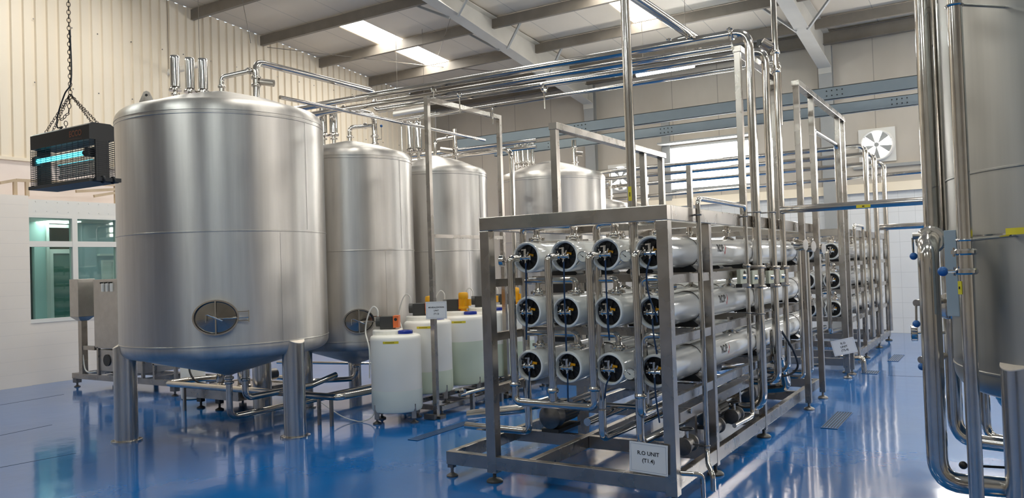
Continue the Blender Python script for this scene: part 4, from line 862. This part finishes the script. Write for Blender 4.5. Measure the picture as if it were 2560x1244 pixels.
# front manifold: U header and drop pipes
yf = 4.965; zc = PZ[2]
def drop(label, pts, cl=(), r=.023): return pipe(label, pts, r, .05, clamps=cl)
m1 = drop('U-shaped front header joining the first and third vessel columns', [(PX[0]-.055, 5.02, zc-.004), (PX[0]-.085, yf-.01, zc-.006), (PX[0]-.085, yf, .60), (PX[2]-.085, yf, .60), (PX[2]-.085, yf-.01, zc-.006), (PX[2]-.055, 5.02, zc-.004)], [((PX[0]-.085, yf, .73), (0, 0, 1)), ((PX[2]-.085, yf, .73), (0, 0, 1))], .029)
m2 = drop('drop pipe in front of the second vessel column, ending on the U header', [(PX[1]-.055, 5.02, zc-.004), (PX[1]-.085, yf-.01, zc-.006), (PX[1]-.085, yf, .625)], [((PX[1]-.085, yf, .70), (0, 0, 1))], .028)
m3 = drop('front drop pipe of the fourth vessel column turning back low down', [(PX[3]-.055, 5.02, zc-.004), (PX[3]-.075, yf-.01, zc-.006), (PX[3]-.075, yf, .57), (PX[3]-.075, 7.0, .57)], [((PX[3]-.075, yf, .70), (0, 0, 1))], .028)
m4 = drop('low bent pipe under the third vessel column running back along the floor', [(PX[2]-.055, yf+.05, .575), (PX[2]-.055, yf+.05, .38), (PX[2]-.055, 8.5, .34)], (), .028)
m5 = drop('low bent pipe under the fourth vessel column running back along the floor', [(PX[3]-.10, yf+.03, 1.0), (PX[3]-.10, yf+.03, .38), (PX[3]-.10, 8.5, .34)], (), .028)
# top-port manifolds
zt1 = PZ[2]+.225; yb_ = 5.21; xr1 = PX[0]-.125
mm = drop('left riser behind the front header, curving over the first two top ports', [(-3.75, yb_, .33), (xr1, yb_, .33), (xr1, yb_, zt1), (PX[1], yb_, zt1), (PX[1], yb_, PZ[2]+.16)], (), .028)
b = MB(); b.cyl((PX[0], yb_, zt1), (PX[0], yb_, PZ[2]+.15), .024, 14); b.build('branch', M['steel'], mm)
for i in (0, 1):
    b = MB(); z = PZ[i]+.225; b.tube([(xr1, yb_, z), (PX[1], yb_, z), (PX[1], yb_, PZ[i]+.15)], .025, .06); b.build('branch', M['steel'], mm)
    b = MB(); b.cyl((PX[0], yb_, z), (PX[0], yb_, PZ[i]+.15), .023, 14); b.build('branch', M['steel'], mm)
xr2 = (PX[1]+PX[2])/2+.02
mn = drop('riser between second and third vessel columns arching over the third top port', [(xr2, yb_, .55), (xr2, yb_, zt1), (PX[2], yb_, zt1), (PX[2], yb_, PZ[2]+.16)], (), .028)
xr3 = (PX[2]+PX[3])/2-.005
mo = drop('riser between third and fourth vessel columns feeding the fourth top port', [(xr3-.02, yb_+.16, 1.9), (xr3+.02, yb_+.02, zt1), (PX[3], yb_, zt1), (PX[3], yb_, PZ[2]+.16)], (), .028)
for i in (0, 1):
    z = PZ[i]+.225; b = MB(); b.tube([(xr2, yb_, z), (PX[2], yb_, z), (PX[2], yb_, PZ[i]+.15)], .025, .06); b.build('branch', M['steel'], mn)
    pipe('short arched pipe into the top port of the %s right vessel' % rown[i], [(xr3+.03, yb_, z-.55), (xr3+.03, yb_, z), (PX[3], yb_, z), (PX[3], yb_, PZ[i]+.16)], .025, .06)
def gauge(label, p, ax, r=.042, stem=None):
    p, ax = V(p), V(ax).normalized(); root = tag(MB().lathe([(r*.9, -.022), (r, -.018), (r, .010), (r*.93, .013), (r*.93, .008)], p, ax, 26).build('pressure_gauge', M['steel']), label, 'gauge')
    MB().cyl(p+ax*.0085, p+ax*.0095, r*.92, 26).build('dial', M['dial'], root)
    s = ax.cross(V((0, 0, 1))).normalized(); u = s.cross(ax)
    b = MB(); b.bar(p+ax*.0115-s*r*.15-u*r*.12, p+ax*.0115+s*r*.45+u*r*.4, .003, .001, ax); b.cyl(p+ax*.010, p+ax*.013, .004, 8)
    for k in range(9): a = -.8+k*.6; e = s*math.cos(a)+u*math.sin(a); b.bar(p+ax*.0105+e*r*.72, p+ax*.0105+e*r*.84, .002, .0008, ax)
    b.build('needle', M['ink'], root)
    if stem: MB().cyl(p-ax*.02, V(stem), .008, 8).build('stem', M['steel'], root)
    return root
gd = (CAMP-V((-2.4, 4.9, 1.6))).normalized()
for lab, px, py, y, st in (('round gauge beside the second top vessel', 1457, 641, 4.99, (PX[1]+.10, 5.05, 1.60)), ('round gauge beside the third top vessel', 1563, 640, 4.99, (PX[2]+.10, 5.05, 1.60)), ('round gauge beside the third bottom vessel', 1574, 934, 4.99, (PX[2]+.10, 5.05, .83))):
    gauge(lab, at(px, py, 'y', y), (gd.x, gd.y, 0), .04, st)
g4 = at(1253, 652, 'y', 4.99); gauge('gauge seen from the side left of the front header', g4, (-.95, -.3, 0), .042, (PX[0]-.09, 4.97, 1.62))
# sign on the front rack
c = (at(1573, 1103, 'y', 4.86)+at(1668, 1190, 'y', 4.86))/2
ex = at(1670, 1116, 'y', 4.86)-at(1573, 1103, 'y', 4.86)
sign('white paper sign reading R.O UNIT on the front rack base', (c.x, 4.868, c.z), ex, (0, 0, 1), (('R.O UNIT', .03), ('(T1.4)', -.018)), (.036, .036), .268, .20, .02)
c = at(2110, 866, 'y', 11.0)
sign('small tilted paper sign on the corner post of the second rack', (c.x, 11.0, c.z), at(2128, 832, 'y', 11.0)-at(2078, 843, 'y', 11.0), (-.25, 0, 1), (('R.O', .045), ('UNIT', 0), ('(T2.4)', -.045)), (.038, .038, .038), .29, .20, .02)
# ---- low pipes, pumps and valves inside the rack base
def pump(label, p, ang, s=1.0):
    """flanged in-line pump with a finned motor behind it"""
    p = V(p); d = V((math.cos(ang), math.sin(ang), 0)); root = thing('pump', label, 'pump', (p.x, p.y, p.z-.13*s), 'pumps in the rack base')
    b = MB(); b.lathe([(.06, -.02), (.10, 0), (.105, .05), (.10, .10), (.06, .12)], p, d, 24); b.cyl(p+d*.05, p+d*.05+V((0, 0, .13*s)), .035, 14); b.build('volute', M['dark_steel'], root)
    f = MB(); f.lathe([(.035, .11), (.075, .115), (.075, .135), (.03, .14)], p+d*.05, (0, 0, 1), 20)
    for k in range(6): a = k*1.047; f.cyl(p+d*.05+V((math.cos(a)*.056, math.sin(a)*.056, .13)), p+d*.05+V((math.cos(a)*.056, math.sin(a)*.056, .152)), .008, 6)
    f.build('flange', M['steel'], root)
    n = 36; b = MB(); s_ = d.cross(V((0, 0, 1))); rs = [[p+d*h+(s_*math.cos(2*math.pi*j/n)+V((0, 0, 1))*math.sin(2*math.pi*j/n))*(.075+(.008 if j % 2 else 0)) for j in range(n)] for h in (.13, .40)]
    b.rings(rs, n, True, False); b.bar(p+d*.18+V((0, 0, .085)), p+d*.3+V((0, 0, .085)), .08, .05); b.build('motor', M['pump_grey'], root)
    b = MB(); b.bar(p+d*.0-V((0, 0, .115)), p+d*.4-V((0, 0, .115)), .16, .03); b.build('foot_bracket', M['pump_grey'], root); return root
pump('flanged pump in the left front corner of the rack base', (-3.28, 5.75, .335), 1.57)
pump('dark pump behind the aisle-side post of the front rack', (-2.15, 6.35, .335), 1.57)
pump('dark pump deeper inside the aisle side of the front rack base', (-2.15, 7.55, .335), 1.57)
b = MB(); f1 = at(1290, 1032, 'y', 5.6)
pipe('short flanged pipe leaving the rack base to the left', [(-3.9, 5.45, .36), (-3.45, 5.6, .42), (-3.28, 5.75, .47)], .04, clamps=[((-3.42, 5.61, .425), (1, .6, .3))])
for k, (x, z, y0, y1) in enumerate(((-2.7, .42, 5.3, 9.2), (-2.3, .48, 5.4, 9.2), (-2.95, .52, 5.5, 9.2))):
    pipe('long low pipe inside the rack base, %s' % ('below the second column', 'below the gap of the third and fourth columns', 'below the first column')[k], [(x, y0, z), (x, y1, z)], .03, group='low pipes in the rack base')
pipe('low cross pipe through the front rack base', [(-3.1, 5.75, .47), (-2.05, 5.75, .47)], .02)
o = tag(MB().bar((-2.12, 5.55, .45), (-2.12, 8.6, .45), .11, .075).build('cable_duct', M['frame'], bevel=.003), 'square steel duct running back inside the aisle side of the rack base', 'duct')
for y in (5.9, 7.1, 8.3): MB().box(-2.16, -2.08, y, y+.05, .195, .415).build('support', M['frame'], o)
# valves beside the duct
def valve(label, p, d, r=.05):
    p, d = V(p), V(d).normalized(); o = tag(MB().lathe([(r*.6, -.09), (r*1.25, -.085), (r*1.25, -.065), (r*.75, -.055), (r, -.03), (r, .03), (r*.75, .055), (r*1.25, .065), (r*1.25, .085), (r*.6, .09)], p, d, 20).build('flanged_valve', M['dark_steel']), label, 'valve', 'flanged valves in the rack base')
    MB().cyl(p, p+V((0, 0, .11)), .014, 10).build('stem', M['steel'], o); MB().torus(p+V((0, 0, .11)), (0, 0, 1), .05, .006, 20, 6).bar(p+V((-.05, 0, .11)), p+V((.05, 0, .11)), .008, .006).build('handwheel', M['black'], o); return o
valve('flanged valve just right of the front right rack post', (-1.99, 5.46, .285), (0, 1, 0)); valve('flanged valve with handwheel behind the arched aisle pipe', (-1.99, 6.1, .29), (0, 1, 0)); valve('flanged valve near the foot of the first riser', (-1.99, 6.62, .29), (0, 1, 0))
# arched pipe and drains on the aisle side
ya, yb2 = 5.42, 6.60
pH = pipe('thin arched pipe on the aisle side with a small valve on its far leg', [(VX-.02, yb2-.45, .30), (VX, yb2-.12, .30), (VX, yb2, .30), (VX, yb2, 2.035), (VX, ya, 2.035), (VX, ya, .26), (VX+.03, ya-.08, .19), (VX+.08, ya-.14, .14), (VX+.08, ya-.14, .03)], .018, .05)
for y, z in ((ya, 1.92), (yb2, 1.95), (ya, .30), (yb2, 1.15)): b = MB(); b.torus((VX, y, z), (0, 0, 1), .02, .006, 14, 6); b.bar((VX, y, z), (VX-.10, y, z), .010, .012); b.build('pipe_clip', M['dark_steel'], pH)
pD = pipe('low drain pipe bending down to the floor at the front rack corner', [(-1.95, 4.99, .20), (VX+.02, 5.06, .19), (VX+.07, 5.1, .18), (VX+.07, 5.1, .02)], .016, .04)
def act(root, p, r):
    """pneumatic valve: clamped body with a pale square actuator plate"""
    p = V(p); b = MB(); b.cyl(p-V((0, 0, .075)), p+V((0, 0, .075)), r*1.35, 18); ferrule(b, p+V((0, 0, .085)), (0, 0, 1), r*1.15, .014); ferrule(b, p-V((0, 0, .085)), (0, 0, 1), r*1.15, .014); v = b.build('valve_body', M['frame'], root)
    q = p+V((.0, -.15, 0)); ey = V((0, 1, 0)); b = MB(); b.bar(q-ey*.095, q+ey*.085, .03, .115, (0, 0, 1)); b.build('actuator_plate', M['cream'], v)
    b = MB(); b.cyl(q+V((.014, 0, 0)), q+V((.038, 0, 0)), .026, 14, .02); b.build('plate_bolt', M['steel'], v); b = MB(); b.bar(q-ey*.095-V((0, 0, .073)), q+ey*.09-V((0, 0, .073)), .05, .03); b.build('bracket', M['black'], v)
act(pA, (VX, 6.95, at(1905, 690, 'x', VX).z), .038); act(pB, (VX, 7.49, at(1940, 690, 'x', VX).z), .035); act(pK, (VX, 7.9, at(1968, 688, 'x', VX).z), .028); act(pH, (VX, yb2, at(1860, 690, 'x', VX).z), .018)
MB().ball((VX, yb2-.13, at(1840, 685, 'x', VX).z), .032).build('valve_knob', M['black'], pH)
# side-mounted round instruments on the rear risers
for k, (y, w_) in enumerate(((8.55, 'first'), (8.95, 'second'), (9.5, 'third'))):
    z = at((1978, 2004, 2028)[k], (612, 616, 622)[k], 'x', VX).z; p = V((VX+.02, y, z))
    o = tag(MB().lathe([(.05, -.05), (.055, -.045), (.055, .04), (.06, .045), (.06, .06), (.03, .062)], p, (1, -.25, 0), 24).build('flow_gauge', M['steel']), '%s of three round side-on instruments in a row behind the risers' % w_, 'gauge', 'round instruments behind the risers')
    MB().cyl(p, p+V((-.02, -.26, .01)), .014, 10).build('branch', M['dark_steel'], o)
    pipe('thin vertical pipe under the %s round instrument' % w_, [(VX, y+.02, z), (VX, y+.02, .35), (VX-.2, y+.02, .35)], .022, .05)
# lower elbow group at the rear of the front rack
o = pipe('large shiny pipe end with a clamped elbow at the rear corner of the front rack', [(-2.3, 7.2, .62), (-1.95, 8.1, .62), (-1.92, 8.2, .30), (-2.3, 8.2, .25)], .05, .07, clamps=[((-1.99, 8.0, .62), (.36, .93, 0))])
MB().curve([(VX, 7.7, .9), (VX+.04, 7.95, .7), (VX+.03, 8.15, .5), (VX-.1, 8.1, .42), (-2.1, 7.9, .5)], .011).build('black_cable', M['rubber'], o)
o = tag(MB().lathe([(.045, -.02), (.055, -.015), (.055, .22), (.045, .23), (.02, .235)], (VX-.02, 7.55, .70), (0, 0, 1), 22).build('actuator_drum', M['frame']), 'upright actuator drum between the second and third risers', 'actuator'); MB().cyl((VX-.02, 7.55, .68), (VX-.02, 7.55, .48), .02, 12).build('stem', M['steel'], o)
# far rack: front drops
for j, lab in ((2, 'left'), (3, 'right')):
    pipe('front drop pipe of the far rack, before its %s vessel column' % lab, [(PX[j]-.06, 11.63, PZ[2]), (PX[j]-.05, 11.57, PZ[2]), (PX[j]-.05, 11.57, .55), (PX[j]-.05, 13, .5)], .03, .06)
    for i in range(3):
        z = PZ[i]+.225; pipe('short arched pipe over the %s %s vessel of the far rack' % (rown[i], lab), [(PX[j]-.20, 11.83, z-.34), (PX[j]-.20, 11.83, z), (PX[j]-.02, 11.83, z), (PX[j]-.02, 11.83, PZ[i]+.16)], .026, .06)
gauge('small gauge on the far rack above its right vessels', at(2040, 604, 'y', 11.6), (gd.x, gd.y, 0), .055)
for k, (ya_, yb_k, zz) in enumerate(((12.2, 13.0, 2.03),)):
    pipe('thin arched pipe on the aisle side of the far rack', [(VX, yb_k, .3), (VX, yb_k, zz), (VX, ya_, zz), (VX, ya_, .05)], .022, .05)
pipe('short drain pipe from the far rack bending into the floor drain', [(-2.0, 11.75, .20), (-1.70, 11.62, .20), (-1.69, 11.62, .01)], .035, .06)

# dark-fronted cabinet glimpsed through the front rack
root = thing('electrical_cabinet', 'grey cabinet with a black glass front seen through the front rack', 'cabinet', (-5.35, 10.25, 0))
MB().box(-5.75, -4.95, 9.95, 10.55, .05, 1.95).build('body', M['cabinet'], root, .006); MB().box(-5.55, -5.02, 9.935, 9.95, 1.2, 1.9).build('black_front', M['black'], root); MB().box(-5.65, -5.02, 9.935, 9.95, .5, 1.1).build('black_panel', M['black'], root)
MB().box(-5.72, -4.98, 9.98, 10.52, 0, .05).build('plinth', M['dark_steel'], root)
# ================================================================ floor drains
def grate(label, c, w, l, n):
    o = tag(MB().box(c[0]-w/2, c[0]+w/2, c[1]-l/2, c[1]+l/2, .0005, .003).build('floor_grate', M['ink']), label, 'grate', 'floor grates')
    b = MB(); p = w/n
    for k in range(n+1): x = c[0]-w/2+w*k/n; b.box(max(x-p*.24, c[0]-w/2), min(x+p*.24, c[0]+w/2), c[1]-l/2, c[1]+l/2, .003, .006)
    b.box(c[0]-w/2, c[0]+w/2, c[1]-l/2-.01, c[1]-l/2+.012, .003, .0062).box(c[0]-w/2, c[0]+w/2, c[1]+l/2-.012, c[1]+l/2+.01, .003, .0062); b.build('bars', M['grate'], o)
grate('slotted floor grate in the aisle nearest the camera', (-1.455, 8.2), .15, .86, 6)
grate('slotted floor grate far down the aisle', (-1.49, 13.4), .15, .86, 6)
grate('slotted floor grate under the drain pipe of the far rack', (-1.62, 11.68), .2, .3, 7)
grate('faint floor grate in front of the dosing drums', (-4.79, 6.30), .12, 1.0, 6)
# ================================================================ pipes on the right-hand tank
P1x, P1y = -.360, 4.86
z2 = at(2325, 590, 'y', 5.0).z
pR1 = pipe('thick pipe nearest the camera beside the right tank, elbows at both ends', [(P1x, 5.35, z2-.02), (P1x, P1y, z2-.02), (P1x, P1y, .355), (.35, 4.93, .355)], .053, .13)
b = MB(); ferrule(b, (P1x, 5.08, z2-.02), (0, 1, 0), .053, .03); b.build('clamp', M['chrome'], pR1)
b = MB(); b.torus((P1x+.16, 4.875, .355), (1, 0, 0), .054, .004, 18, 6); b.build('weld_ring', M['steel'], pR1)
pR2 = pipe('thick pipe rising to the roof behind the elbow at the right tank', [(-.385, 5.62, 5.8), (-.385, 5.62, z2-.02), (-.385, 5.40, z2-.02)], .050, .11)
pR3 = pipe('dark pipe behind the thick ones, turning under the right tank', [(-.312, 5.72, 5.8), (-.312, 5.72, .42), (.4, 5.5, .42)], .045, .13)
b = MB(); b.bar((-.30, 5.68, at(2350, 112, 'y', 5.68).z), (-.22, 5.55, at(2350, 112, 'y', 5.68).z), .012, .012); b.build('standoff', M['dark_steel'], pR3)
zv2 = at(2355, 768, 'y', 5.3).z
for zz, lab in ((zv2, 'lower'),):
    o = tag(MB().lathe([(.05, -.04), (.075, -.035), (.08, -.02), (.08, .02), (.075, .035), (.05, .04)], (-.30, 5.45, zz), (0, 1, 0), 24).build('butterfly_valve', M['chrome']), 'clamped butterfly valve half hidden behind the thick pipe', 'valve'); MB().cyl((-.30, 5.45, zz), (-.19, 5.45, zz), .008, 8).build('handle', M['steel'], o); MB().cyl((-.31, 5.49, zz), (-.31, 5.68, zz), .05, 18).build('branch', M['steel'], o)
def lever(label, hub, hd, tip, base=None):
    hub, tip = V(hub), V(tip); o = tag(MB().cyl(V(base) if base is not None else hub+V((.12, .05, 0)), hub, .020, 14).build('valve_lever', M['frame']), label, 'valve handle', 'blue-knobbed valve levers')
    MB().cyl(hub+V((0, 0, -.01)), tip, .006, 8).build('rod', M['steel'], o); MB().ball(tip, .021).build('knob', M['knob_blue'], o)
y_ = 5.06
lever('hanging valve lever with blue knob at the upper elbow of the thick pipe', at(2281, 590, 'y', y_), None, at(2284, 640, 'y', y_), (P1x, 5.07, at(2281, 590, 'y', y_).z))
lever('hanging valve lever with blue knob at the middle of the thick pipe', at(2290, 757, 'y', y_), None, at(2291, 809, 'y', y_), (-.34, 5.3, at(2290, 757, 'y', y_).z))
lever('short valve lever with blue knob low on the thick pipe', at(2302, 899, 'y', y_), None, at(2305, 916, 'y', y_), (-.33, 5.3, at(2302, 899, 'y', y_).z))
gp = at(2284, 832, 'y', 5.2); gauge('round gauge seen edge-on beside the thick pipe', gp, (-1, -.12, 0), .048, (-.32, 5.25, gp.z))
P3x, P3y = -.167, 4.45
zb3 = at(2415, 660, 'y', P3y).z
pR4 = pipe('slimmer pipe clipped to the face of the right tank with a blue-knobbed valve', [(P3x, P3y, 5.6), (P3x, P3y, .06)], .034)
for py in (12, 600): z = at(2400, py, 'y', P3y).z; b = MB(); b.torus((P3x, P3y, z), (0, 0, 1), .036, .007, 18, 6); b.cyl((P3x+.03, P3y, z), (P3x+.25, P3y+.30, z+.02), .008, 8); b.build('standoff', M['steel'], pR4)
b = MB(); ferrule(b, (P3x, P3y, zb3+.06), (0, 0, 1), .034, .016); ferrule(b, (P3x, P3y, zb3-.035), (0, 0, 1), .034, .016); b.cyl((P3x, P3y, zb3-.03), (P3x, P3y, zb3+.05), .042, 18); b.build('valve_body', M['steel'], pR4)
hz = at(2357, 678, 'y', P3y-.02); b = MB(); b.cyl((P3x-.02, P3y-.02, hz.z), hz, .0065, 8); b.build('valve_rod', M['steel'], pR4); MB().ball(hz, .024).build('valve_knob', M['knob_blue'], pR4)
c = at(2404, 719, 'y', P3y-.03); MB().bar((P3x-.030, P3y-.022, c.z-.032), (P3x-.030, P3y-.022, c.z+.032), .02, .003, (.6, .8, 0)).build('yellow_tag', M['yellow'], pR4); MB().bar((P3x-.0325, P3y-.0245, c.z-.006), (P3x-.0325, P3y-.0245, c.z+.006), .006, .002, (.6, .8, 0)).build('tag_mark', M['ink'], pR4)
a, c = at(2374, 575, 'y', 4.75), at(2383, 790, 'y', 4.75)
tag(MB().box(a.x-.028, a.x+.028, 4.75, 4.80, c.z, a.z).build('cable_channel', M['zinc'], bevel=.002), 'grey upright channel between the pipes of the right tank', 'channel')
# flat band around the right tank with its label
zb = at(2500, 583, 'y', 4.45).z; b = MB(); n = 24
for k in range(n):
    a0, a1 = [R_(-148+80*(k+i)/n) for i in (0, 1)]; R = 1.055
    b.add([(TR[0]+math.cos(t)*rr, TR[1]+math.sin(t)*rr, zz) for t in (a0, a1) for rr in (R, R+.012) for zz in (zb-.004, zb+.004)], [(0, 1, 5, 4), (2, 6, 7, 3), (1, 3, 7, 5), (0, 4, 6, 2)], True)
bn = b.build('stand_off_band', M['steel'], t7)
b = MB()
for k in range(6):
    a0, a1 = [R_(-133.5+18*(k+i)/6) for i in (0, 1)]; R = 1.071
    b.add([(TR[0]+math.cos(t)*R, TR[1]+math.sin(t)*R, zz) for t in (a0, a1) for zz in (zb-.005, zb+.028)], [(0, 2, 3, 1)], True)
b.build('yellow_label', M['yellow'], bn, fix=False)
# low fittings under the right tank
o = pipe('low pipe with a cast valve under the right tank', [(-.02, 5.2, .42), (.5, 5.2, .42)], .04); b = MB(); b.lathe([(.06, -.05), (.085, -.045), (.085, .045), (.06, .05)], (.0, 5.1, .42), (1, 0, 0), 22); b.cyl((0, 5.1, .48), (0, 5.1, .56), .03, 12); b.build('valve_body', M['dark_steel'], o)
k = at(2408, 1162, 'y', 5.0); MB().ball(k, .022).cyl(k, (-.03, 5.08, k.z-.01), .007, 8).build('valve_knob', M['black'], o)
pipe('slim bent pipe in the shade under the right tank', [(-.16, 6.3, 1.0), (-.16, 6.3, .33), (.3, 6.0, .33)], .03, .09)
pipe('dark outlet pipe behind the leg of the right tank', [(.45, 6.4, .5), (-.02, 6.6, .5), (-.1, 6.6, .7)], .06, .1)
# ================================================================ pipes under the left tanks
T1x, T1y = T1
o = pipe('drain pipe from the cone of the biggest tank, running back near the floor', [(T1x, T1y, .62), (T1x, T1y, .115), (T1x+.03, 9.6, .115)], .034, .10, clamps=[((T1x, T1y, .485), (0, 0, 1)), ((T1x, T1y, .53), (0, 0, 1))])
MB().cyl((T1x+.02, 6.0, .115), (T1x+.02, 6.0, 0), .012, 10).build('support_rod', M['steel'], o)
hy = 5.98; zh = at(590, 972, 'y', hy).z; hx0, hx1 = at(416, 966, 'y', hy).x, at(845, 985, 'y', hy).x
o = pipe('long manifold pipe across the feet of the first two tanks', [(hx0+.15, hy+.6, zh), (hx0, hy+.3, zh), (hx0, hy, zh), (hx1, hy, zh), (hx1+.12, 9.2, zh-.02)], .036, .09)
for x in (hx0+.35, -6.2, hx1-.1): MB().bar((x, hy, 0), (x, hy, zh-.03), .03, .03).build('support', M['frame'], o)
pipe('second outlet pipe curling under the biggest tank', [(T1x+.08, T1y+.14, .60), (T1x+.08, T1y+.14, .30), (T1x+.25, T1y+.9, .33), (T1x+.25, T1y+1.3, .40)], .034, .08, clamps=[((T1x+.08, T1y+.14, .50), (0, 0, 1))])
pipe('thin low pipe behind the drain of the biggest tank', [(-6.95, 6.35, .35), (-6.95, 6.45, .14), (-6.9, 9.4, .14)], .024, .06)
pipe('drain pipe from the cone of the second tank curving to the left', [(T2[0], T2[1], .50), (T2[0], T2[1], .26), (T2[0]-.5, T2[1]-.25, .24), (T2[0]-1.6, T2[1]-.1, .24)], .032, .12, clamps=[((T2[0], T2[1], .42), (0, 0, 1))])
pipe('thin pipe passing behind the cone of the second tank', [(-8.9, 7.8, .34), (-6.6, 8.3, .34), (-6.2, 9.4, .36)], .02, .1)
root = thing('pump_skid', 'low steel skid with upright pumps behind the biggest tank', 'skid', (-8.15, 6.6, 0))
sx0, sx1, sy0, sy1 = -8.66, -7.66, 6.12, 7.0
b = MB(); b.box(sx0, sx1, sy0, sy0+.07, .13, .24).box(sx0, sx1, sy1-.07, sy1, .13, .24).box(sx0, sx0+.07, sy0+.07, sy1-.07, .13, .238).box(sx1-.07, sx1, sy0+.07, sy1-.07, .13, .238).box(sx0+.07, sx1-.07, sy0+.07, sy1-.07, .22, .23); b.build('skid_frame', M['frame'], root)
for x, y in ((-8.40, sy0+.04), (-8.05, sy0+.04), (sx0+.05, sy1-.05), (sx1-.05, sy1-.05)): MB().box(x-.04, x+.04, y-.03, y+.03, .08, .13).lathe([(.05, 0), (.05, .012), (.014, .03), (.014, .09)], (x, y, 0), n=14).build('foot', M['pump_grey'], root)
for x in (-8.42, -8.02): MB().lathe([(.09, 0), (.09, .02), (.075, .03), (.075, .40), (.05, .43)], (x, 6.5, .23), n=24).build('pump_motor', M['steel'], root)
MB().lathe([(.09, -.05), (.11, -.04), (.11, .04), (.07, .05), (.07, .2), (.05, .21)], (-7.8, 6.6, .36), (0, 1, 0), 24).build('pump_volute', M['dark_steel'], root)
MB().tube([(-8.42, 6.5, .60), (-8.42, 6.3, .62), (-7.8, 6.3, .62), (-7.8, 6.52, .44)], .028, .08).build('skid_pipe', M['steel'], root)
MB().curve([(-8.52, 6.2, .62), (-8.58, 6.14, .48), (-8.45, 6.12, .34), (-8.3, 6.2, .28)], .012).build('cable', M['rubber'], root)
o = tag(MB().lathe([(.12, 0), (.15, .01), (.155, .04), (.155, .5), (.14, .53), (.05, .54)], (-9.18, 6.62, 0), n=28).build('canister', M['plastic']), 'pale plastic canister on the floor left behind the biggest tank', 'canister'); MB().lathe([(.05, .54), (.05, .57)], (-9.18, 6.62, 0), n=18).build('cap', M['plastic'], o)
tag(MB().curve([(-6.35, 6.15, .2), (-6.1, 6.2, .06), (-5.95, 6.25, .012), (-5.85, 6.27, .012), (-5.78, 6.35, .07), (-5.78, 6.42, .25)], .006).build('hose', M['hose_white']), 'thin white hose looping over the floor beside the nearest drum', 'hose')
